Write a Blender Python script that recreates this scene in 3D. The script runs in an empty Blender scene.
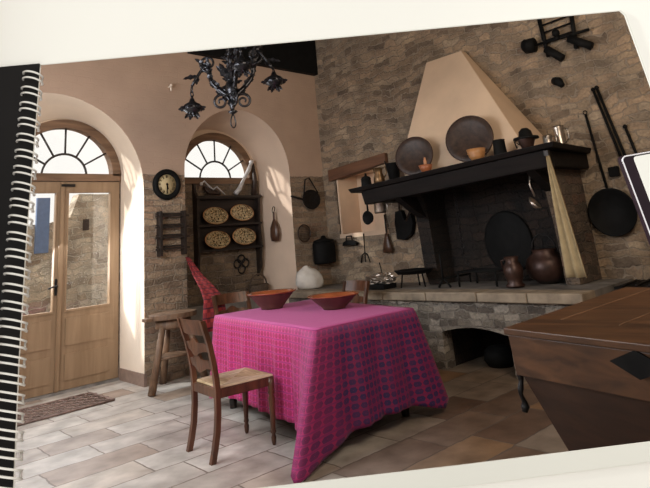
import bpy, bmesh, math, random
from mathutils import Matrix, Vector, noise
from mathutils.geometry import tessellate_polygon
random.seed(7)
PI = math.pi
C = bpy.context.scene.collection
scn = bpy.context.scene

# ------------------------------------------------------------ camera
RM = ((0.7188968324834859, -0.6894028765402728, -0.08894390402499229),
      (0.12199621247913449, 0.2511018911509019, -0.9602420342815531),
      (0.6843276031156089, 0.6794641374483491, 0.2646208939891302))
FOC, PX, PY = 572.4831276189389, 327.09650647181735, 83.33259691432983
cam_d = bpy.data.cameras.new('camera'); cam = bpy.data.objects.new('camera', cam_d); C.objects.link(cam)
cam.matrix_world = Matrix(((RM[0][0], -RM[1][0], -RM[2][0], 0), (RM[0][1], -RM[1][1], -RM[2][1], 0),
                           (RM[0][2], -RM[1][2], -RM[2][2], 1.36), (0, 0, 0, 1)))
cam_d.sensor_fit = 'HORIZONTAL'; cam_d.sensor_width = 36
cam_d.lens = FOC / 650 * 36
cam_d.shift_x = (325 - PX) / 650; cam_d.shift_y = (PY - 244) / 650
cam_d.clip_start = 0.05; cam_d.clip_end = 200
scn.camera = cam

# ------------------------------------------------------------ world and light
w = bpy.data.worlds.new('world'); scn.world = w; w.use_nodes = True
bg = w.node_tree.nodes['Background']; bg.inputs[0].default_value = (1.0, 0.975, 0.92, 1); bg.inputs[1].default_value = 1.1
def light(name, kind, loc, target, energy, color, size=None, size_y=None):
    d = bpy.data.lights.new(name, kind); o = bpy.data.objects.new(name, d); C.objects.link(o)
    o.location = loc; d.energy = energy; d.color = color
    v = Vector(target) - Vector(loc); o.rotation_euler = v.to_track_quat('-Z', 'Y').to_euler()
    if kind == 'AREA': d.shape = 'RECTANGLE'; d.size = size; d.size_y = size_y or size
    return o
s = light('sun', 'SUN', (0, 12, 8), (0.62, 11.5, 7.54), 3.6, (1.0, 0.97, 0.92)); s.data.angle = math.radians(3)
light('daylight_left', 'AREA', (0.4, 4.4, 2.1), (4.2, 4.6, 0.6), 165, (0.93, 0.96, 1.0), 2.4, 1.8)
light('fill_near', 'AREA', (3.0, 0.2, 3.4), (4.9, 5.4, 2.4), 85, (1.0, 0.84, 0.66), 2.2, 1.4)  # added warm fill inside the near wall, no window there
light('daylight_door', 'AREA', (2.62, 7.1, 1.7), (2.9, 5.0, 0.0), 32, (0.92, 0.96, 1.0), 1.0, 1.5)
scn.view_settings.view_transform = 'Standard'; scn.view_settings.look = 'None'
scn.view_settings.exposure = 0.0; scn.view_settings.gamma = 1.0; scn.view_settings.use_curve_mapping = False

# ------------------------------------------------------------ materials
def nt(name):
    m = bpy.data.materials.new(name); m.use_nodes = True
    n = m.node_tree.nodes; l = m.node_tree.links
    return m, n, l, n['Principled BSDF']
def N(n, t, **k):
    x = n.new(t)
    for a, b in k.items(): setattr(x, a, b)
    return x
def ramp(n, l, src, stops):
    r = n.new('ShaderNodeValToRGB'); e = r.color_ramp.elements
    while len(e) < len(stops): e.new(0.5)
    for i, (p, c) in enumerate(stops): e[i].position = p; e[i].color = (*c, 1)
    l.new(src, r.inputs[0]); return r.outputs[0]
def mixc(n, l, fac, a, b, mode='MIX'):
    x = N(n, 'ShaderNodeMix', data_type='RGBA', blend_type=mode)
    if isinstance(fac, (int, float)): x.inputs[0].default_value = fac
    else: l.new(fac, x.inputs[0])
    for s_, v in ((6, a), (7, b)):
        if isinstance(v, tuple): x.inputs[s_].default_value = (*v, 1)
        else: l.new(v, x.inputs[s_])
    return x.outputs[2]
def math_(n, l, op, a, b=0.0, c=None):
    x = N(n, 'ShaderNodeMath', operation=op)
    for i, v in enumerate((a, b) if c is None else (a, b, c)):
        if isinstance(v, (int, float)): x.inputs[i].default_value = v
        else: l.new(v, x.inputs[i])
    return x.outputs[0]
def bump(n, l, b, h, strength=0.5, dist=0.02):
    x = n.new('ShaderNodeBump'); x.inputs['Strength'].default_value = strength; x.inputs['Distance'].default_value = dist
    l.new(h, x.inputs['Height']); l.new(x.outputs[0], b.inputs['Normal'])
def plain(name, col, rough=0.6, metal=0.0, var=0.25, scale=14.0, bmp=0.15, spec=0.5):
    m, n, l, b = nt(name); b.inputs['Specular IOR Level'].default_value = spec
    tc = n.new('ShaderNodeTexCoord'); ns = n.new('ShaderNodeTexNoise'); ns.inputs['Scale'].default_value = scale
    ns.inputs['Detail'].default_value = 5
    l.new(tc.outputs['Object'], ns.inputs['Vector'])
    a = tuple(max(0, c * (1 - var)) for c in col); d = tuple(min(1, c * (1 + var)) for c in col)
    l.new(ramp(n, l, ns.outputs[0], [(0.3, a), (0.7, d)]), b.inputs['Base Color'])
    b.inputs['Roughness'].default_value = rough; b.inputs['Metallic'].default_value = metal
    if bmp: bump(n, l, b, ns.outputs[0], bmp, 0.01)
    return m
def wood(name, c1, c2, rough=0.5, scale=6.0, stretch=(1, 12, 12), bmp=0.15, spec=0.5):
    m, n, l, b = nt(name); b.inputs['Specular IOR Level'].default_value = spec
    tc = n.new('ShaderNodeTexCoord'); mp = n.new('ShaderNodeMapping'); mp.inputs['Scale'].default_value = stretch
    l.new(tc.outputs['Object'], mp.inputs[0])
    ns = n.new('ShaderNodeTexNoise'); ns.inputs['Scale'].default_value = scale / 4; ns.inputs['Detail'].default_value = 8
    ns.inputs['Distortion'].default_value = 0.6
    l.new(mp.outputs[0], ns.inputs['Vector'])
    l.new(ramp(n, l, ns.outputs[0], [(0.32, c1), (0.68, c2)]), b.inputs['Base Color'])
    b.inputs['Roughness'].default_value = rough; bump(n, l, b, ns.outputs[0], bmp, 0.01)
    return m
def stone(name, axes, cols, mortar, bw=0.3, bh=0.11, warp=0.07, seed=0.0, plaster=None, split=None, rough=0.9, soot=None, bs=0.9):
    """rubble stone courses; axes picks the two world axes of the wall; plaster above height split"""
    m, n, l, b = nt(name)
    geo = n.new('ShaderNodeNewGeometry'); sp = n.new('ShaderNodeSeparateXYZ'); l.new(geo.outputs['Position'], sp.inputs[0])
    cb = n.new('ShaderNodeCombineXYZ')
    l.new(math_(n, l, 'ADD', sp.outputs[0], sp.outputs[1]), cb.inputs[0]); l.new(sp.outputs['XYZ'.index(axes[1])], cb.inputs[1]); cb.inputs[2].default_value = seed
    # warp courses
    nw = n.new('ShaderNodeTexNoise'); nw.inputs['Scale'].default_value = 2.3; nw.inputs['Detail'].default_value = 3; l.new(cb.outputs[0], nw.inputs['Vector'])
    sub = N(n, 'ShaderNodeVectorMath', operation='SUBTRACT'); l.new(nw.outputs['Color'], sub.inputs[0]); sub.inputs[1].default_value = (0.5, 0.5, 0.5)
    sc = N(n, 'ShaderNodeVectorMath', operation='SCALE'); l.new(sub.outputs[0], sc.inputs[0]); sc.inputs['Scale'].default_value = warp * 3
    ad = N(n, 'ShaderNodeVectorMath', operation='ADD'); l.new(cb.outputs[0], ad.inputs[0]); l.new(sc.outputs[0], ad.inputs[1])
    nf = n.new('ShaderNodeTexNoise'); nf.inputs['Scale'].default_value = 16; nf.inputs['Detail'].default_value = 4; l.new(cb.outputs[0], nf.inputs['Vector'])
    sub2 = N(n, 'ShaderNodeVectorMath', operation='SUBTRACT'); l.new(nf.outputs['Color'], sub2.inputs[0]); sub2.inputs[1].default_value = (0.5, 0.5, 0.5)
    sc2 = N(n, 'ShaderNodeVectorMath', operation='SCALE'); l.new(sub2.outputs[0], sc2.inputs[0]); sc2.inputs['Scale'].default_value = 0.065
    ad2 = N(n, 'ShaderNodeVectorMath', operation='ADD'); l.new(ad.outputs[0], ad2.inputs[0]); l.new(sc2.outputs[0], ad2.inputs[1])
    br = n.new('ShaderNodeTexBrick'); l.new(ad2.outputs[0], br.inputs['Vector'])
    br.inputs['Color1'].default_value = (0, 0, 0, 1); br.inputs['Color2'].default_value = (1, 1, 1, 1); br.inputs['Mortar'].default_value = (0.5, 0.5, 0.5, 1)
    br.inputs['Scale'].default_value = 1; br.inputs['Mortar Size'].default_value = bh * 0.11; br.inputs['Mortar Smooth'].default_value = 0.6
    br.inputs['Brick Width'].default_value = bw; br.inputs['Row Height'].default_value = bh
    br.offset = 0.43; br.squash = 0.7; br.squash_frequency = 3
    k = len(cols) - 1
    base = ramp(n, l, br.outputs['Color'], [(i / k * 0.8 + 0.1, c) for i, c in enumerate(cols)])
    big = n.new('ShaderNodeTexNoise'); big.inputs['Scale'].default_value = 3.2; big.inputs['Detail'].default_value = 7; l.new(cb.outputs[0], big.inputs['Vector'])
    dirt = ramp(n, l, big.outputs[0], [(0.28, (0.40, 0.39, 0.38)), (0.5, (0.9, 0.88, 0.84)), (0.72, (1.35, 1.3, 1.2))])
    base = mixc(n, l, 0.85, base, dirt, 'MULTIPLY')
    fine = n.new('ShaderNodeTexNoise'); fine.inputs['Scale'].default_value = 38; fine.inputs['Detail'].default_value = 6; l.new(cb.outputs[0], fine.inputs['Vector'])
    base = mixc(n, l, 0.6, base, ramp(n, l, fine.outputs[0], [(0.3, (0.6, 0.6, 0.6)), (0.7, (1.25, 1.25, 1.25))]), 'MULTIPLY')
    col = mixc(n, l, br.outputs['Fac'], base, mortar)
    h = math_(n, l, 'SUBTRACT', 1.0, br.outputs['Fac'])
    h = math_(n, l, 'ADD', h, math_(n, l, 'MULTIPLY', fine.outputs[0], 0.8))
    h = math_(n, l, 'ADD', h, math_(n, l, 'MULTIPLY', br.outputs['Color'], 0.5))
    h = math_(n, l, 'ADD', h, math_(n, l, 'MULTIPLY', nf.outputs[0], 0.5))
    if plaster:
        hz = math_(n, l, 'ADD', sp.outputs[2], math_(n, l, 'MULTIPLY', math_(n, l, 'SUBTRACT', nf.outputs[0], 0.5), 0.05))
        f = math_(n, l, 'GREATER_THAN', hz, split)
        pl = mixc(n, l, 0.5, plaster, ramp(n, l, big.outputs[0], [(0.3, tuple(c * 0.9 for c in plaster)), (0.7, tuple(min(1, c * 1.1) for c in plaster))]))
        col = mixc(n, l, f, col, pl)
        h = math_(n, l, 'MULTIPLY', h, math_(n, l, 'SUBTRACT', 1.0, math_(n, l, 'MULTIPLY', f, 0.96)))
    if soot:
        col = mixc(n, l, ramp(n, l, big.outputs[0], [(0.3, (soot[1],) * 3), (0.7, (soot[2],) * 3)]), col, soot[0])
    l.new(col, b.inputs['Base Color']); b.inputs['Roughness'].default_value = rough
    bump(n, l, b, h, bs, 0.03)
    return m

RUB = [(0.20, 0.15, 0.11), (0.40, 0.305, 0.215), (0.30, 0.225, 0.16), (0.46, 0.335, 0.23), (0.25, 0.195, 0.145), (0.42, 0.33, 0.24)]
BAK = [(0.25, 0.18, 0.125), (0.38, 0.28, 0.195), (0.34, 0.225, 0.155), (0.43, 0.32, 0.225)]
PINK = (0.50, 0.35, 0.255)
M = {}
M['stone_right'] = stone('stone_right', 'YZ', RUB, (0.31, 0.25, 0.19), 0.25, 0.085, 0.10, bs=0.75)
M['stone_back'] = stone('stone_back', 'XZ', BAK, (0.34, 0.27, 0.20), 0.25, 0.075, 0.04, 3.0, plaster=PINK, split=2.33)
M['stone_recess'] = stone('stone_recess', 'XZ', [(0.15, 0.11, 0.08), (0.27, 0.20, 0.14), (0.2, 0.145, 0.1)], (0.22, 0.17, 0.13), 0.28, 0.10, 0.03, 5.0, plaster=(0.62, 0.48, 0.35), split=2.36)
M['stone_hearth'] = stone('stone_hearth', 'YZ', [(0.12, 0.10, 0.085), (0.33, 0.295, 0.25), (0.2, 0.17, 0.14), (0.38, 0.34, 0.295)], (0.24, 0.21, 0.18), 0.2, 0.07, 0.04, 8.0, bs=1.0)
M['stone_soot'] = stone('stone_soot', 'YZ', [(0.05, 0.033, 0.024), (0.08, 0.047, 0.032)], (0.025, 0.018, 0.013), 0.3, 0.1, 0.05, 1.0, soot=((0.007, 0.006, 0.006), 0.35, 1.0))
M['stone_pier'] = stone('stone_pier', 'YZ', [(0.09, 0.07, 0.055), (0.16, 0.12, 0.09), (0.15, 0.095, 0.07)], (0.12, 0.09, 0.07), 0.22, 0.1, 0.05, 4.0)
M['stone_outside'] = stone('stone_outside', 'XZ', [(0.36, 0.28, 0.21), (0.72, 0.60, 0.47), (0.52, 0.41, 0.31), (0.80, 0.70, 0.57)], (0.66, 0.57, 0.45), 0.3, 0.12, 0.12, 9.0)
M['plaster'] = plain('plaster', PINK, 0.9, 0, 0.05, 3, 0.05)
M['reveal'] = plain('reveal', (0.80, 0.68, 0.55), 0.9, 0, 0.05, 3, 0.05)
M['reveal_warm'] = plain('reveal_warm', (0.74, 0.57, 0.44), 0.9, 0, 0.05, 3, 0.05)
M['hood'] = plain('hood', (0.72, 0.53, 0.37), 0.9, 0, 0.08, 2.5, 0.05)
M['niche'] = plain('niche', (0.75, 0.56, 0.40), 0.9, 0, 0.1, 3, 0.05)
M['slab'] = plain('slab', (0.27, 0.215, 0.155), 0.75, 0, 0.35, 7, 0.5)
M['slab_top'] = plain('slab_top', (0.19, 0.175, 0.16), 0.55, 0, 0.4, 6, 0.4)
M['dark_wood'] = wood('dark_wood', (0.010, 0.007, 0.006), (0.030, 0.019, 0.014), 0.5)
M['mantel'] = wood('mantel', (0.005, 0.004, 0.004), (0.013, 0.010, 0.009), 0.6, stretch=(12, 1, 12), spec=0.2)
M['lintel'] = wood('lintel', (0.09, 0.04, 0.022), (0.20, 0.09, 0.045), 0.7, stretch=(8, 1, 8))
M['door_wood'] = wood('door_wood', (0.23, 0.145, 0.08), (0.31, 0.205, 0.12), 0.5, 5, (10, 10, 1))
M['frame_wood'] = wood('frame_wood', (0.10, 0.055, 0.03), (0.24, 0.14, 0.08), 0.6, 5)
M['chair_wood'] = wood('chair_wood', (0.045, 0.019, 0.010), (0.13, 0.050, 0.024), 0.32, 8, (10, 10, 2))
M['stool_wood'] = wood('stool_wood', (0.09, 0.05, 0.028), (0.22, 0.13, 0.075), 0.6, 8, (10, 10, 2))
M['chest_wood'] = wood('chest_wood', (0.045, 0.019, 0.008), (0.125, 0.054, 0.022), 0.42, 5, (14, 1.2, 14))
M['chest_dark'] = wood('chest_dark', (0.03, 0.013, 0.008), (0.055, 0.024, 0.013), 0.5, 5, (14, 1.2, 14))
M['seam'] = plain('seam', (0.24, 0.14, 0.08), 0.5)
M['iron'] = plain('iron', (0.018, 0.016, 0.016), 0.5, 0.6, 0.4, 30, 0.3)
M['chand_iron'] = plain('chand_iron', (0.045, 0.045, 0.05), 0.3, 0.8, 0.5, 40, 0.4)
M['black'] = plain('black', (0.008, 0.008, 0.008), 0.65, spec=0.12)
M['dark_brown'] = plain('dark_brown', (0.036, 0.019, 0.012), 0.5, 0.0, 0.5, 20, 0.3)
M['copper_dark'] = plain('copper_dark', (0.055, 0.027, 0.02), 0.4, 0.4, 0.4, 12, 0.2)
M['pewter'] = plain('pewter', (0.42, 0.37, 0.32), 0.28, 0.9, 0.15)
M['brass_dark'] = plain('brass_dark', (0.20, 0.12, 0.06), 0.4, 0.8, 0.3)
M['terracotta'] = plain('terracotta', (0.36, 0.12, 0.05), 0.32, 0, 0.25, 8, 0.1)
M['terracotta_out'] = plain('terracotta_out', (0.095, 0.042, 0.026), 0.6, 0, 0.25, 8, 0.2)
M['glaze'] = plain('glaze', (0.27, 0.075, 0.028), 0.15, 0, 0.35, 5, 0.05)
M['wax'] = plain('wax', (0.6, 0.28, 0.14), 0.5)
M['honey'] = plain('honey', (0.42, 0.20, 0.075), 0.4, 0, 0.2)
M['sack'] = plain('sack', (0.70, 0.66, 0.60), 0.9, 0, 0.12, 10, 0.3)
M['towel'] = plain('towel', (0.40, 0.31, 0.175), 0.9, 0, 0.12, 18, 0.2)
M['white_iron'] = plain('white_iron', (0.55, 0.54, 0.54), 0.4, 0.2, 0.15)
M['shutter'] = plain('shutter', (0.16, 0.24, 0.42), 0.6, 0, 0.1)
M['skirting'] = plain('skirting', (0.26, 0.18, 0.14), 0.6, 0, 0.15)
M['dial'] = plain('dial', (0.62, 0.50, 0.28), 0.5, 0, 0.06)
M['wicker'] = plain('wicker', (0.09, 0.06, 0.04), 0.8, 0, 0.5, 60, 0.8)
M['flask'] = plain('flask', (0.08, 0.038, 0.022), 0.35, 0, 0.3, 10, 0.2)
M['white_card'] = plain('white_card', (0.93, 0.92, 0.87), 0.6, 0, 0.01, 2, 0)
M['paper'] = plain('paper', (0.80, 0.80, 0.74), 0.5, 0, 0.01, 2, 0)
M['black_page'] = plain('black_page', (0.010, 0.009, 0.009), 0.6, 0, 0.3, 3, 0, 0.12)
M['wire'] = plain('wire', (0.82, 0.80, 0.76), 0.3, 0.35, 0.05, 2, 0)
M['violet'] = plain('violet', (0.018, 0.009, 0.014), 0.5, 0, 0.2, 14, 0, 0.15)
M['silver'] = plain('silver', (0.8, 0.78, 0.82), 0.2, 0.8, 0.05)
M['slab_white'] = plain('slab_white', (0.85, 0.85, 0.80), 0.4, 0, 0.01, 2, 0)
M['rust'] = plain('rust', (0.20, 0.13, 0.105), 0.6, 0, 0.3)
M['ground'] = plain('ground', (0.30, 0.27, 0.23), 0.9, 0, 0.2, 2, 0.2)
M['rush'] = wood('rush', (0.30, 0.20, 0.10), (0.58, 0.44, 0.26), 0.7, 30, (6, 1, 1), 0.5)
M['rush2'] = wood('rush2', (0.36, 0.26, 0.16), (0.66, 0.54, 0.38), 0.6, 30, (1, 6, 1), 0.5)

def glass():
    m, n, l, b = nt('glass'); out = n['Material Output']
    tr = n.new('ShaderNodeBsdfTransparent'); gl = n.new('ShaderNodeBsdfGlossy'); gl.inputs['Roughness'].default_value = 0.02
    mx0 = n.new('ShaderNodeValue'); mx0.outputs[0].default_value = 0.05
    mx = n.new('ShaderNodeMixShader'); l.new(mx0.outputs[0], mx.inputs[0]); l.new(tr.outputs[0], mx.inputs[1]); l.new(gl.outputs[0], mx.inputs[2])
    l.new(mx.outputs[0], out.inputs[0]); return m
M['glass'] = glass()

def floor_mat():
    m, n, l, b = nt('floor_tiles')
    geo = n.new('ShaderNodeNewGeometry'); mp = n.new('ShaderNodeMapping'); mp.inputs['Rotation'].default_value = (0, 0, math.radians(2)); l.new(geo.outputs['Position'], mp.inputs[0])
    nw = n.new('ShaderNodeTexNoise'); nw.inputs['Scale'].default_value = 9; l.new(mp.outputs[0], nw.inputs['Vector'])
    sc = N(n, 'ShaderNodeVectorMath', operation='SCALE'); l.new(nw.outputs['Color'], sc.inputs[0]); sc.inputs['Scale'].default_value = 0.03
    ad = N(n, 'ShaderNodeVectorMath', operation='ADD'); l.new(mp.outputs[0], ad.inputs[0]); l.new(sc.outputs[0], ad.inputs[1])
    br = n.new('ShaderNodeTexBrick'); l.new(ad.outputs[0], br.inputs['Vector'])
    br.inputs['Scale'].default_value = 1; br.inputs['Brick Width'].default_value = 0.72; br.inputs['Row Height'].default_value = 0.34
    br.inputs['Mortar Size'].default_value = 0.007; br.inputs['Mortar Smooth'].default_value = 0.4; br.offset = 0.37; br.squash = 0.75; br.squash_frequency = 3
    br.inputs['Color1'].default_value = (0, 0, 0, 1); br.inputs['Color2'].default_value = (1, 1, 1, 1)
    base = ramp(n, l, br.outputs['Color'], [(0.0, (0.28, 0.20, 0.15)), (0.18, (0.36, 0.31, 0.27)), (0.5, (0.44, 0.40, 0.36)), (0.8, (0.50, 0.47, 0.43)), (1.0, (0.36, 0.27, 0.20))])
    # slightly browner terracotta, with shade painted in, towards the hearth side of the room
    sp = n.new('ShaderNodeSeparateXYZ'); l.new(geo.outputs['Position'], sp.inputs[0])
    t = math_(n, l, 'SUBTRACT', sp.outputs[0], sp.outputs[1])
    terr_shade = ramp(n, l, br.outputs['Color'], [(0.0, (0.11, 0.06, 0.038)), (0.35, (0.19, 0.125, 0.085)), (0.7, (0.29, 0.24, 0.19)), (0.95, (0.23, 0.13, 0.065))])
    f = N(n, 'ShaderNodeMapRange'); l.new(t, f.inputs[0]); f.inputs[1].default_value = -0.7; f.inputs[2].default_value = 1.2
    base = mixc(n, l, f.outputs[0], base, terr_shade)
    big = n.new('ShaderNodeTexNoise'); big.inputs['Scale'].default_value = 5; big.inputs['Detail'].default_value = 8; l.new(geo.outputs['Position'], big.inputs['Vector'])
    base = mixc(n, l, 0.8, base, ramp(n, l, big.outputs[0], [(0.3, (0.55, 0.53, 0.51)), (0.7, (1.25, 1.25, 1.25))]), 'MULTIPLY')
    col = mixc(n, l, math_(n, l, 'MULTIPLY', br.outputs['Fac'], 0.75), base, (0.14, 0.115, 0.095))
    l.new(col, b.inputs['Base Color']); b.inputs['Roughness'].default_value = 0.5
    h = math_(n, l, 'ADD', math_(n, l, 'SUBTRACT', 1.0, br.outputs['Fac']), math_(n, l, 'MULTIPLY', big.outputs[0], 0.8))
    bump(n, l, b, h, 0.5, 0.012)
    return m
M['floor'] = floor_mat()

def cloth_mat():
    m, n, l, b = nt('woven_cloth')
    uv = n.new('ShaderNodeUVMap'); uv.uv_map = 'UVMap'; sp = n.new('ShaderNodeSeparateXYZ'); l.new(uv.outputs[0], sp.inputs[0])
    geo = n.new('ShaderNodeNewGeometry')
    P = 0.050
    U = math_(n, l, 'MODULO', math_(n, l, 'DIVIDE', math_(n, l, 'ADD', sp.outputs[0], 50.0), P), 1.0)
    V = math_(n, l, 'MODULO', math_(n, l, 'DIVIDE', math_(n, l, 'ADD', sp.outputs[1], 50.0), P), 1.0)
    du = math_(n, l, 'ABSOLUTE', math_(n, l, 'SUBTRACT', U, 0.5)); dv = math_(n, l, 'ABSOLUTE', math_(n, l, 'SUBTRACT', V, 0.5))
    mx = math_(n, l, 'MAXIMUM', du, dv)
    motif = math_(n, l, 'LESS_THAN', math_(n, l, 'MAXIMUM', math_(n, l, 'ADD', du, math_(n, l, 'MULTIPLY', dv, 0.5)), math_(n, l, 'MULTIPLY', dv, 1.3)), 0.46)
    eye = math_(n, l, 'LESS_THAN', mx, 0.03)
    motif = math_(n, l, 'SUBTRACT', motif, eye)
    line = math_(n, l, 'GREATER_THAN', dv, 0.40)
    # attribute 'side' : 0 = pinker side with light sheen painted in, 1 = navy side
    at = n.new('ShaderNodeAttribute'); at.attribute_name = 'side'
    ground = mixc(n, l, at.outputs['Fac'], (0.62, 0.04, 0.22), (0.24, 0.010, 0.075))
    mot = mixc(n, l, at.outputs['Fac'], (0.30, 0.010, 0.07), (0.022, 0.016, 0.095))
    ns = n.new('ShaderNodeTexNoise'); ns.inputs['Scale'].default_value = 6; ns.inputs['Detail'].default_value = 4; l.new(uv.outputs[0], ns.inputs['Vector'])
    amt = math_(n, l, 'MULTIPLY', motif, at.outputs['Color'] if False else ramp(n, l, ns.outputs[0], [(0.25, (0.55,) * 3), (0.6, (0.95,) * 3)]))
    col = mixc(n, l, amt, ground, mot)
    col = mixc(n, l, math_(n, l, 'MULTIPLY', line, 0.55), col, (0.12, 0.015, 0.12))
    # grazing light on the table top, painted as flat pink over the pattern
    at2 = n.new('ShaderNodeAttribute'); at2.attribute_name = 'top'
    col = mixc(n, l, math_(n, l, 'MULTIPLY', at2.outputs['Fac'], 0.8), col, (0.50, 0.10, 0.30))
    l.new(col, b.inputs['Base Color']); b.inputs['Roughness'].default_value = 0.7
    b.inputs['Sheen Weight'].default_value = 0.12; b.inputs['Sheen Roughness'].default_value = 0.4; b.inputs['Sheen Tint'].default_value = (1.0, 0.6, 0.85, 1)
    bump(n, l, b, math_(n, l, 'ADD', mx, motif), 0.25, 0.004)
    return m
M['cloth'] = cloth_mat()
def check_mat(name, a, b_, c, s=0.05):
    m, n, l, b = nt(name)
    uv = n.new('ShaderNodeUVMap'); ck = n.new('ShaderNodeTexChecker'); ck.inputs['Scale'].default_value = 1 / s; l.new(uv.outputs[0], ck.inputs['Vector'])
    sp = n.new('ShaderNodeSeparateXYZ'); l.new(uv.outputs[0], sp.inputs[0])
    V = math_(n, l, 'MODULO', math_(n, l, 'DIVIDE', math_(n, l, 'ADD', sp.outputs[1], 50.0), s * 2), 1.0)
    col = mixc(n, l, ck.outputs['Fac'], a, b_); col = mixc(n, l, math_(n, l, 'GREATER_THAN', V, 0.85), col, c)
    l.new(col, b.inputs['Base Color']); b.inputs['Roughness'].default_value = 0.9; return m
M['red_check'] = check_mat('red_check', (0.30, 0.03, 0.03), (0.17, 0.015, 0.02), (0.06, 0.01, 0.02))
def maiolica():
    m, n, l, b = nt('maiolica')
    tc = n.new('ShaderNodeTexCoord'); vo = n.new('ShaderNodeTexNoise'); vo.inputs['Scale'].default_value = 22; vo.inputs['Detail'].default_value = 1; vo.inputs['Distortion'].default_value = 2.0
    l.new(tc.outputs['Object'], vo.inputs['Vector'])
    c = ramp(n, l, vo.outputs[0], [(0.40, (0.05, 0.035, 0.02)), (0.45, (0.45, 0.27, 0.10)), (0.50, (0.66, 0.52, 0.30)), (0.60, (0.10, 0.09, 0.05))])
    l.new(c, b.inputs['Base Color']); b.inputs['Roughness'].default_value = 0.25; return m
M['maiolica'] = maiolica()

# ------------------------------------------------------------ geometry helpers
WM = {}
class MB:
    def __init__(s, T=None): s.v = []; s.f = []; s.T = T or Matrix(); s.smooth = []; s.uv = None
    def add(s, vs, fs, smooth=False, T=None):
        k = len(s.v); A = s.T @ T if T is not None else s.T
        s.v += [A @ Vector(p) for p in vs]; s.f += [tuple(i + k for i in f) for f in fs]; s.smooth += [smooth] * len(fs); return s
    def box(s, a, b, T=None, bev=0.0):
        x0, y0, z0 = a; x1, y1, z1 = b
        if bev:
            bm = bmesh.new(); bmesh.ops.create_cube(bm, size=1)
            for v in bm.verts: v.co = Vector(((x0 + x1) / 2 + v.co.x * (x1 - x0), (y0 + y1) / 2 + v.co.y * (y1 - y0), (z0 + z1) / 2 + v.co.z * (z1 - z0)))
            bmesh.ops.bevel(bm, geom=bm.edges[:], offset=bev, segments=2, affect='EDGES')
            bm.verts.index_update(); vs = [v.co.copy() for v in bm.verts]; fs = [tuple(v.index for v in f.verts) for f in bm.faces]; bm.free()
            return s.add(vs, fs, False, T)
        vs = [(x, y, z) for z in (z0, z1) for x, y in ((x0, y0), (x1, y0), (x1, y1), (x0, y1))]
        return s.add(vs, [(3, 2, 1, 0), (4, 5, 6, 7), (0, 1, 5, 4), (1, 2, 6, 5), (2, 3, 7, 6), (3, 0, 4, 7)], False, T)
    def hexa(s, v8):   # bottom 4 then top 4
        return s.add(v8, [(3, 2, 1, 0), (4, 5, 6, 7), (0, 1, 5, 4), (1, 2, 6, 5), (2, 3, 7, 6), (3, 0, 4, 7)])
    def lathe(s, prof, seg=24, T=None, sx=1.0, sy=1.0, cap=True):
        vs = []; fs = []; rings = []
        for r, z in prof:
            if r < 1e-6: rings.append([len(vs)]); vs.append((0, 0, z))
            else:
                rings.append(list(range(len(vs), len(vs) + seg)))
                vs += [(r * sx * math.cos(2 * PI * i / seg), r * sy * math.sin(2 * PI * i / seg), z) for i in range(seg)]
        for a, b in zip(rings, rings[1:]):
            for i in range(seg):
                j = (i + 1) % seg
                if len(a) == 1 and len(b) == 1: continue
                if len(a) == 1: fs.append((a[0], b[j], b[i]))
                elif len(b) == 1: fs.append((a[i], a[j], b[0]))
                else: fs.append((a[i], a[j], b[j], b[i]))
        if cap and len(rings[0]) > 1: fs.append(tuple(reversed(rings[0])))
        if cap and len(rings[-1]) > 1: fs.append(tuple(rings[-1]))
        return s.add(vs, fs, True, T)
    def tube(s, pts, r, seg=8, closed=False, T=None, flat=1.0):
        pts = [Vector(p) for p in pts]; n = len(pts)
        rs = r if isinstance(r, (list, tuple)) else [r] * n
        vs = []; fs = []; up = None
        for i, p in enumerate(pts):
            if closed: t = pts[(i + 1) % n] - pts[i - 1]
            else: t = pts[min(i + 1, n - 1)] - pts[max(i - 1, 0)]
            t = t.normalized() if t.length > 1e-9 else Vector((0, 0, 1))
            if up is None: up = t.orthogonal().normalized()
            up = (up - t * up.dot(t)); up = up.normalized() if up.length > 1e-6 else t.orthogonal().normalized()
            sd = t.cross(up)
            vs += [p + (up * math.cos(2 * PI * k / seg) + sd * math.sin(2 * PI * k / seg) * flat) * rs[i] for k in range(seg)]
        m = n if closed else n - 1
        for i in range(m):
            a = i * seg; b = ((i + 1) % n) * seg
            for k in range(seg): fs.append((a + k, a + (k + 1) % seg, b + (k + 1) % seg, b + k))
        if not closed: fs.append(tuple(reversed(range(seg)))); fs.append(tuple(range((n - 1) * seg, n * seg)))
        return s.add(vs, fs, True, T)
    def cyl(s, a, b, r, seg=12, r2=None): return s.tube([a, b], [r, r if r2 is None else r2], seg)
    def ball(s, c, r, seg=16, sz=1.0, T=None):
        pr = [(math.sin(PI * i / 8) * r, -math.cos(PI * i / 8) * r * sz) for i in range(9)]; pr[0] = (0, pr[0][1]); pr[-1] = (0, pr[-1][1])
        return s.lathe(pr, seg, (T or Matrix()) @ Matrix.Translation(c))
    def prism(s, loops, mapf, h0, h1, smooth=False):
        """loops: outer + holes (2D); mapf(u,v,h)->3D"""
        flat = [p for lp in loops for p in lp]; k = len(flat)
        tri = tessellate_polygon([[Vector((p[0], p[1], 0)) for p in lp] for lp in loops])
        vs = [mapf(u, v, h0) for u, v in flat] + [mapf(u, v, h1) for u, v in flat]
        fs = [tuple(t) for t in tri] + [tuple(i + k for i in reversed(t)) for t in tri]
        o = 0
        for lp in loops:
            q = len(lp)
            for i in range(q): a = o + i; b = o + (i + 1) % q; fs.append((a, b, b + k, a + k))
            o += q
        return s.add(vs, fs, smooth)
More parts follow.
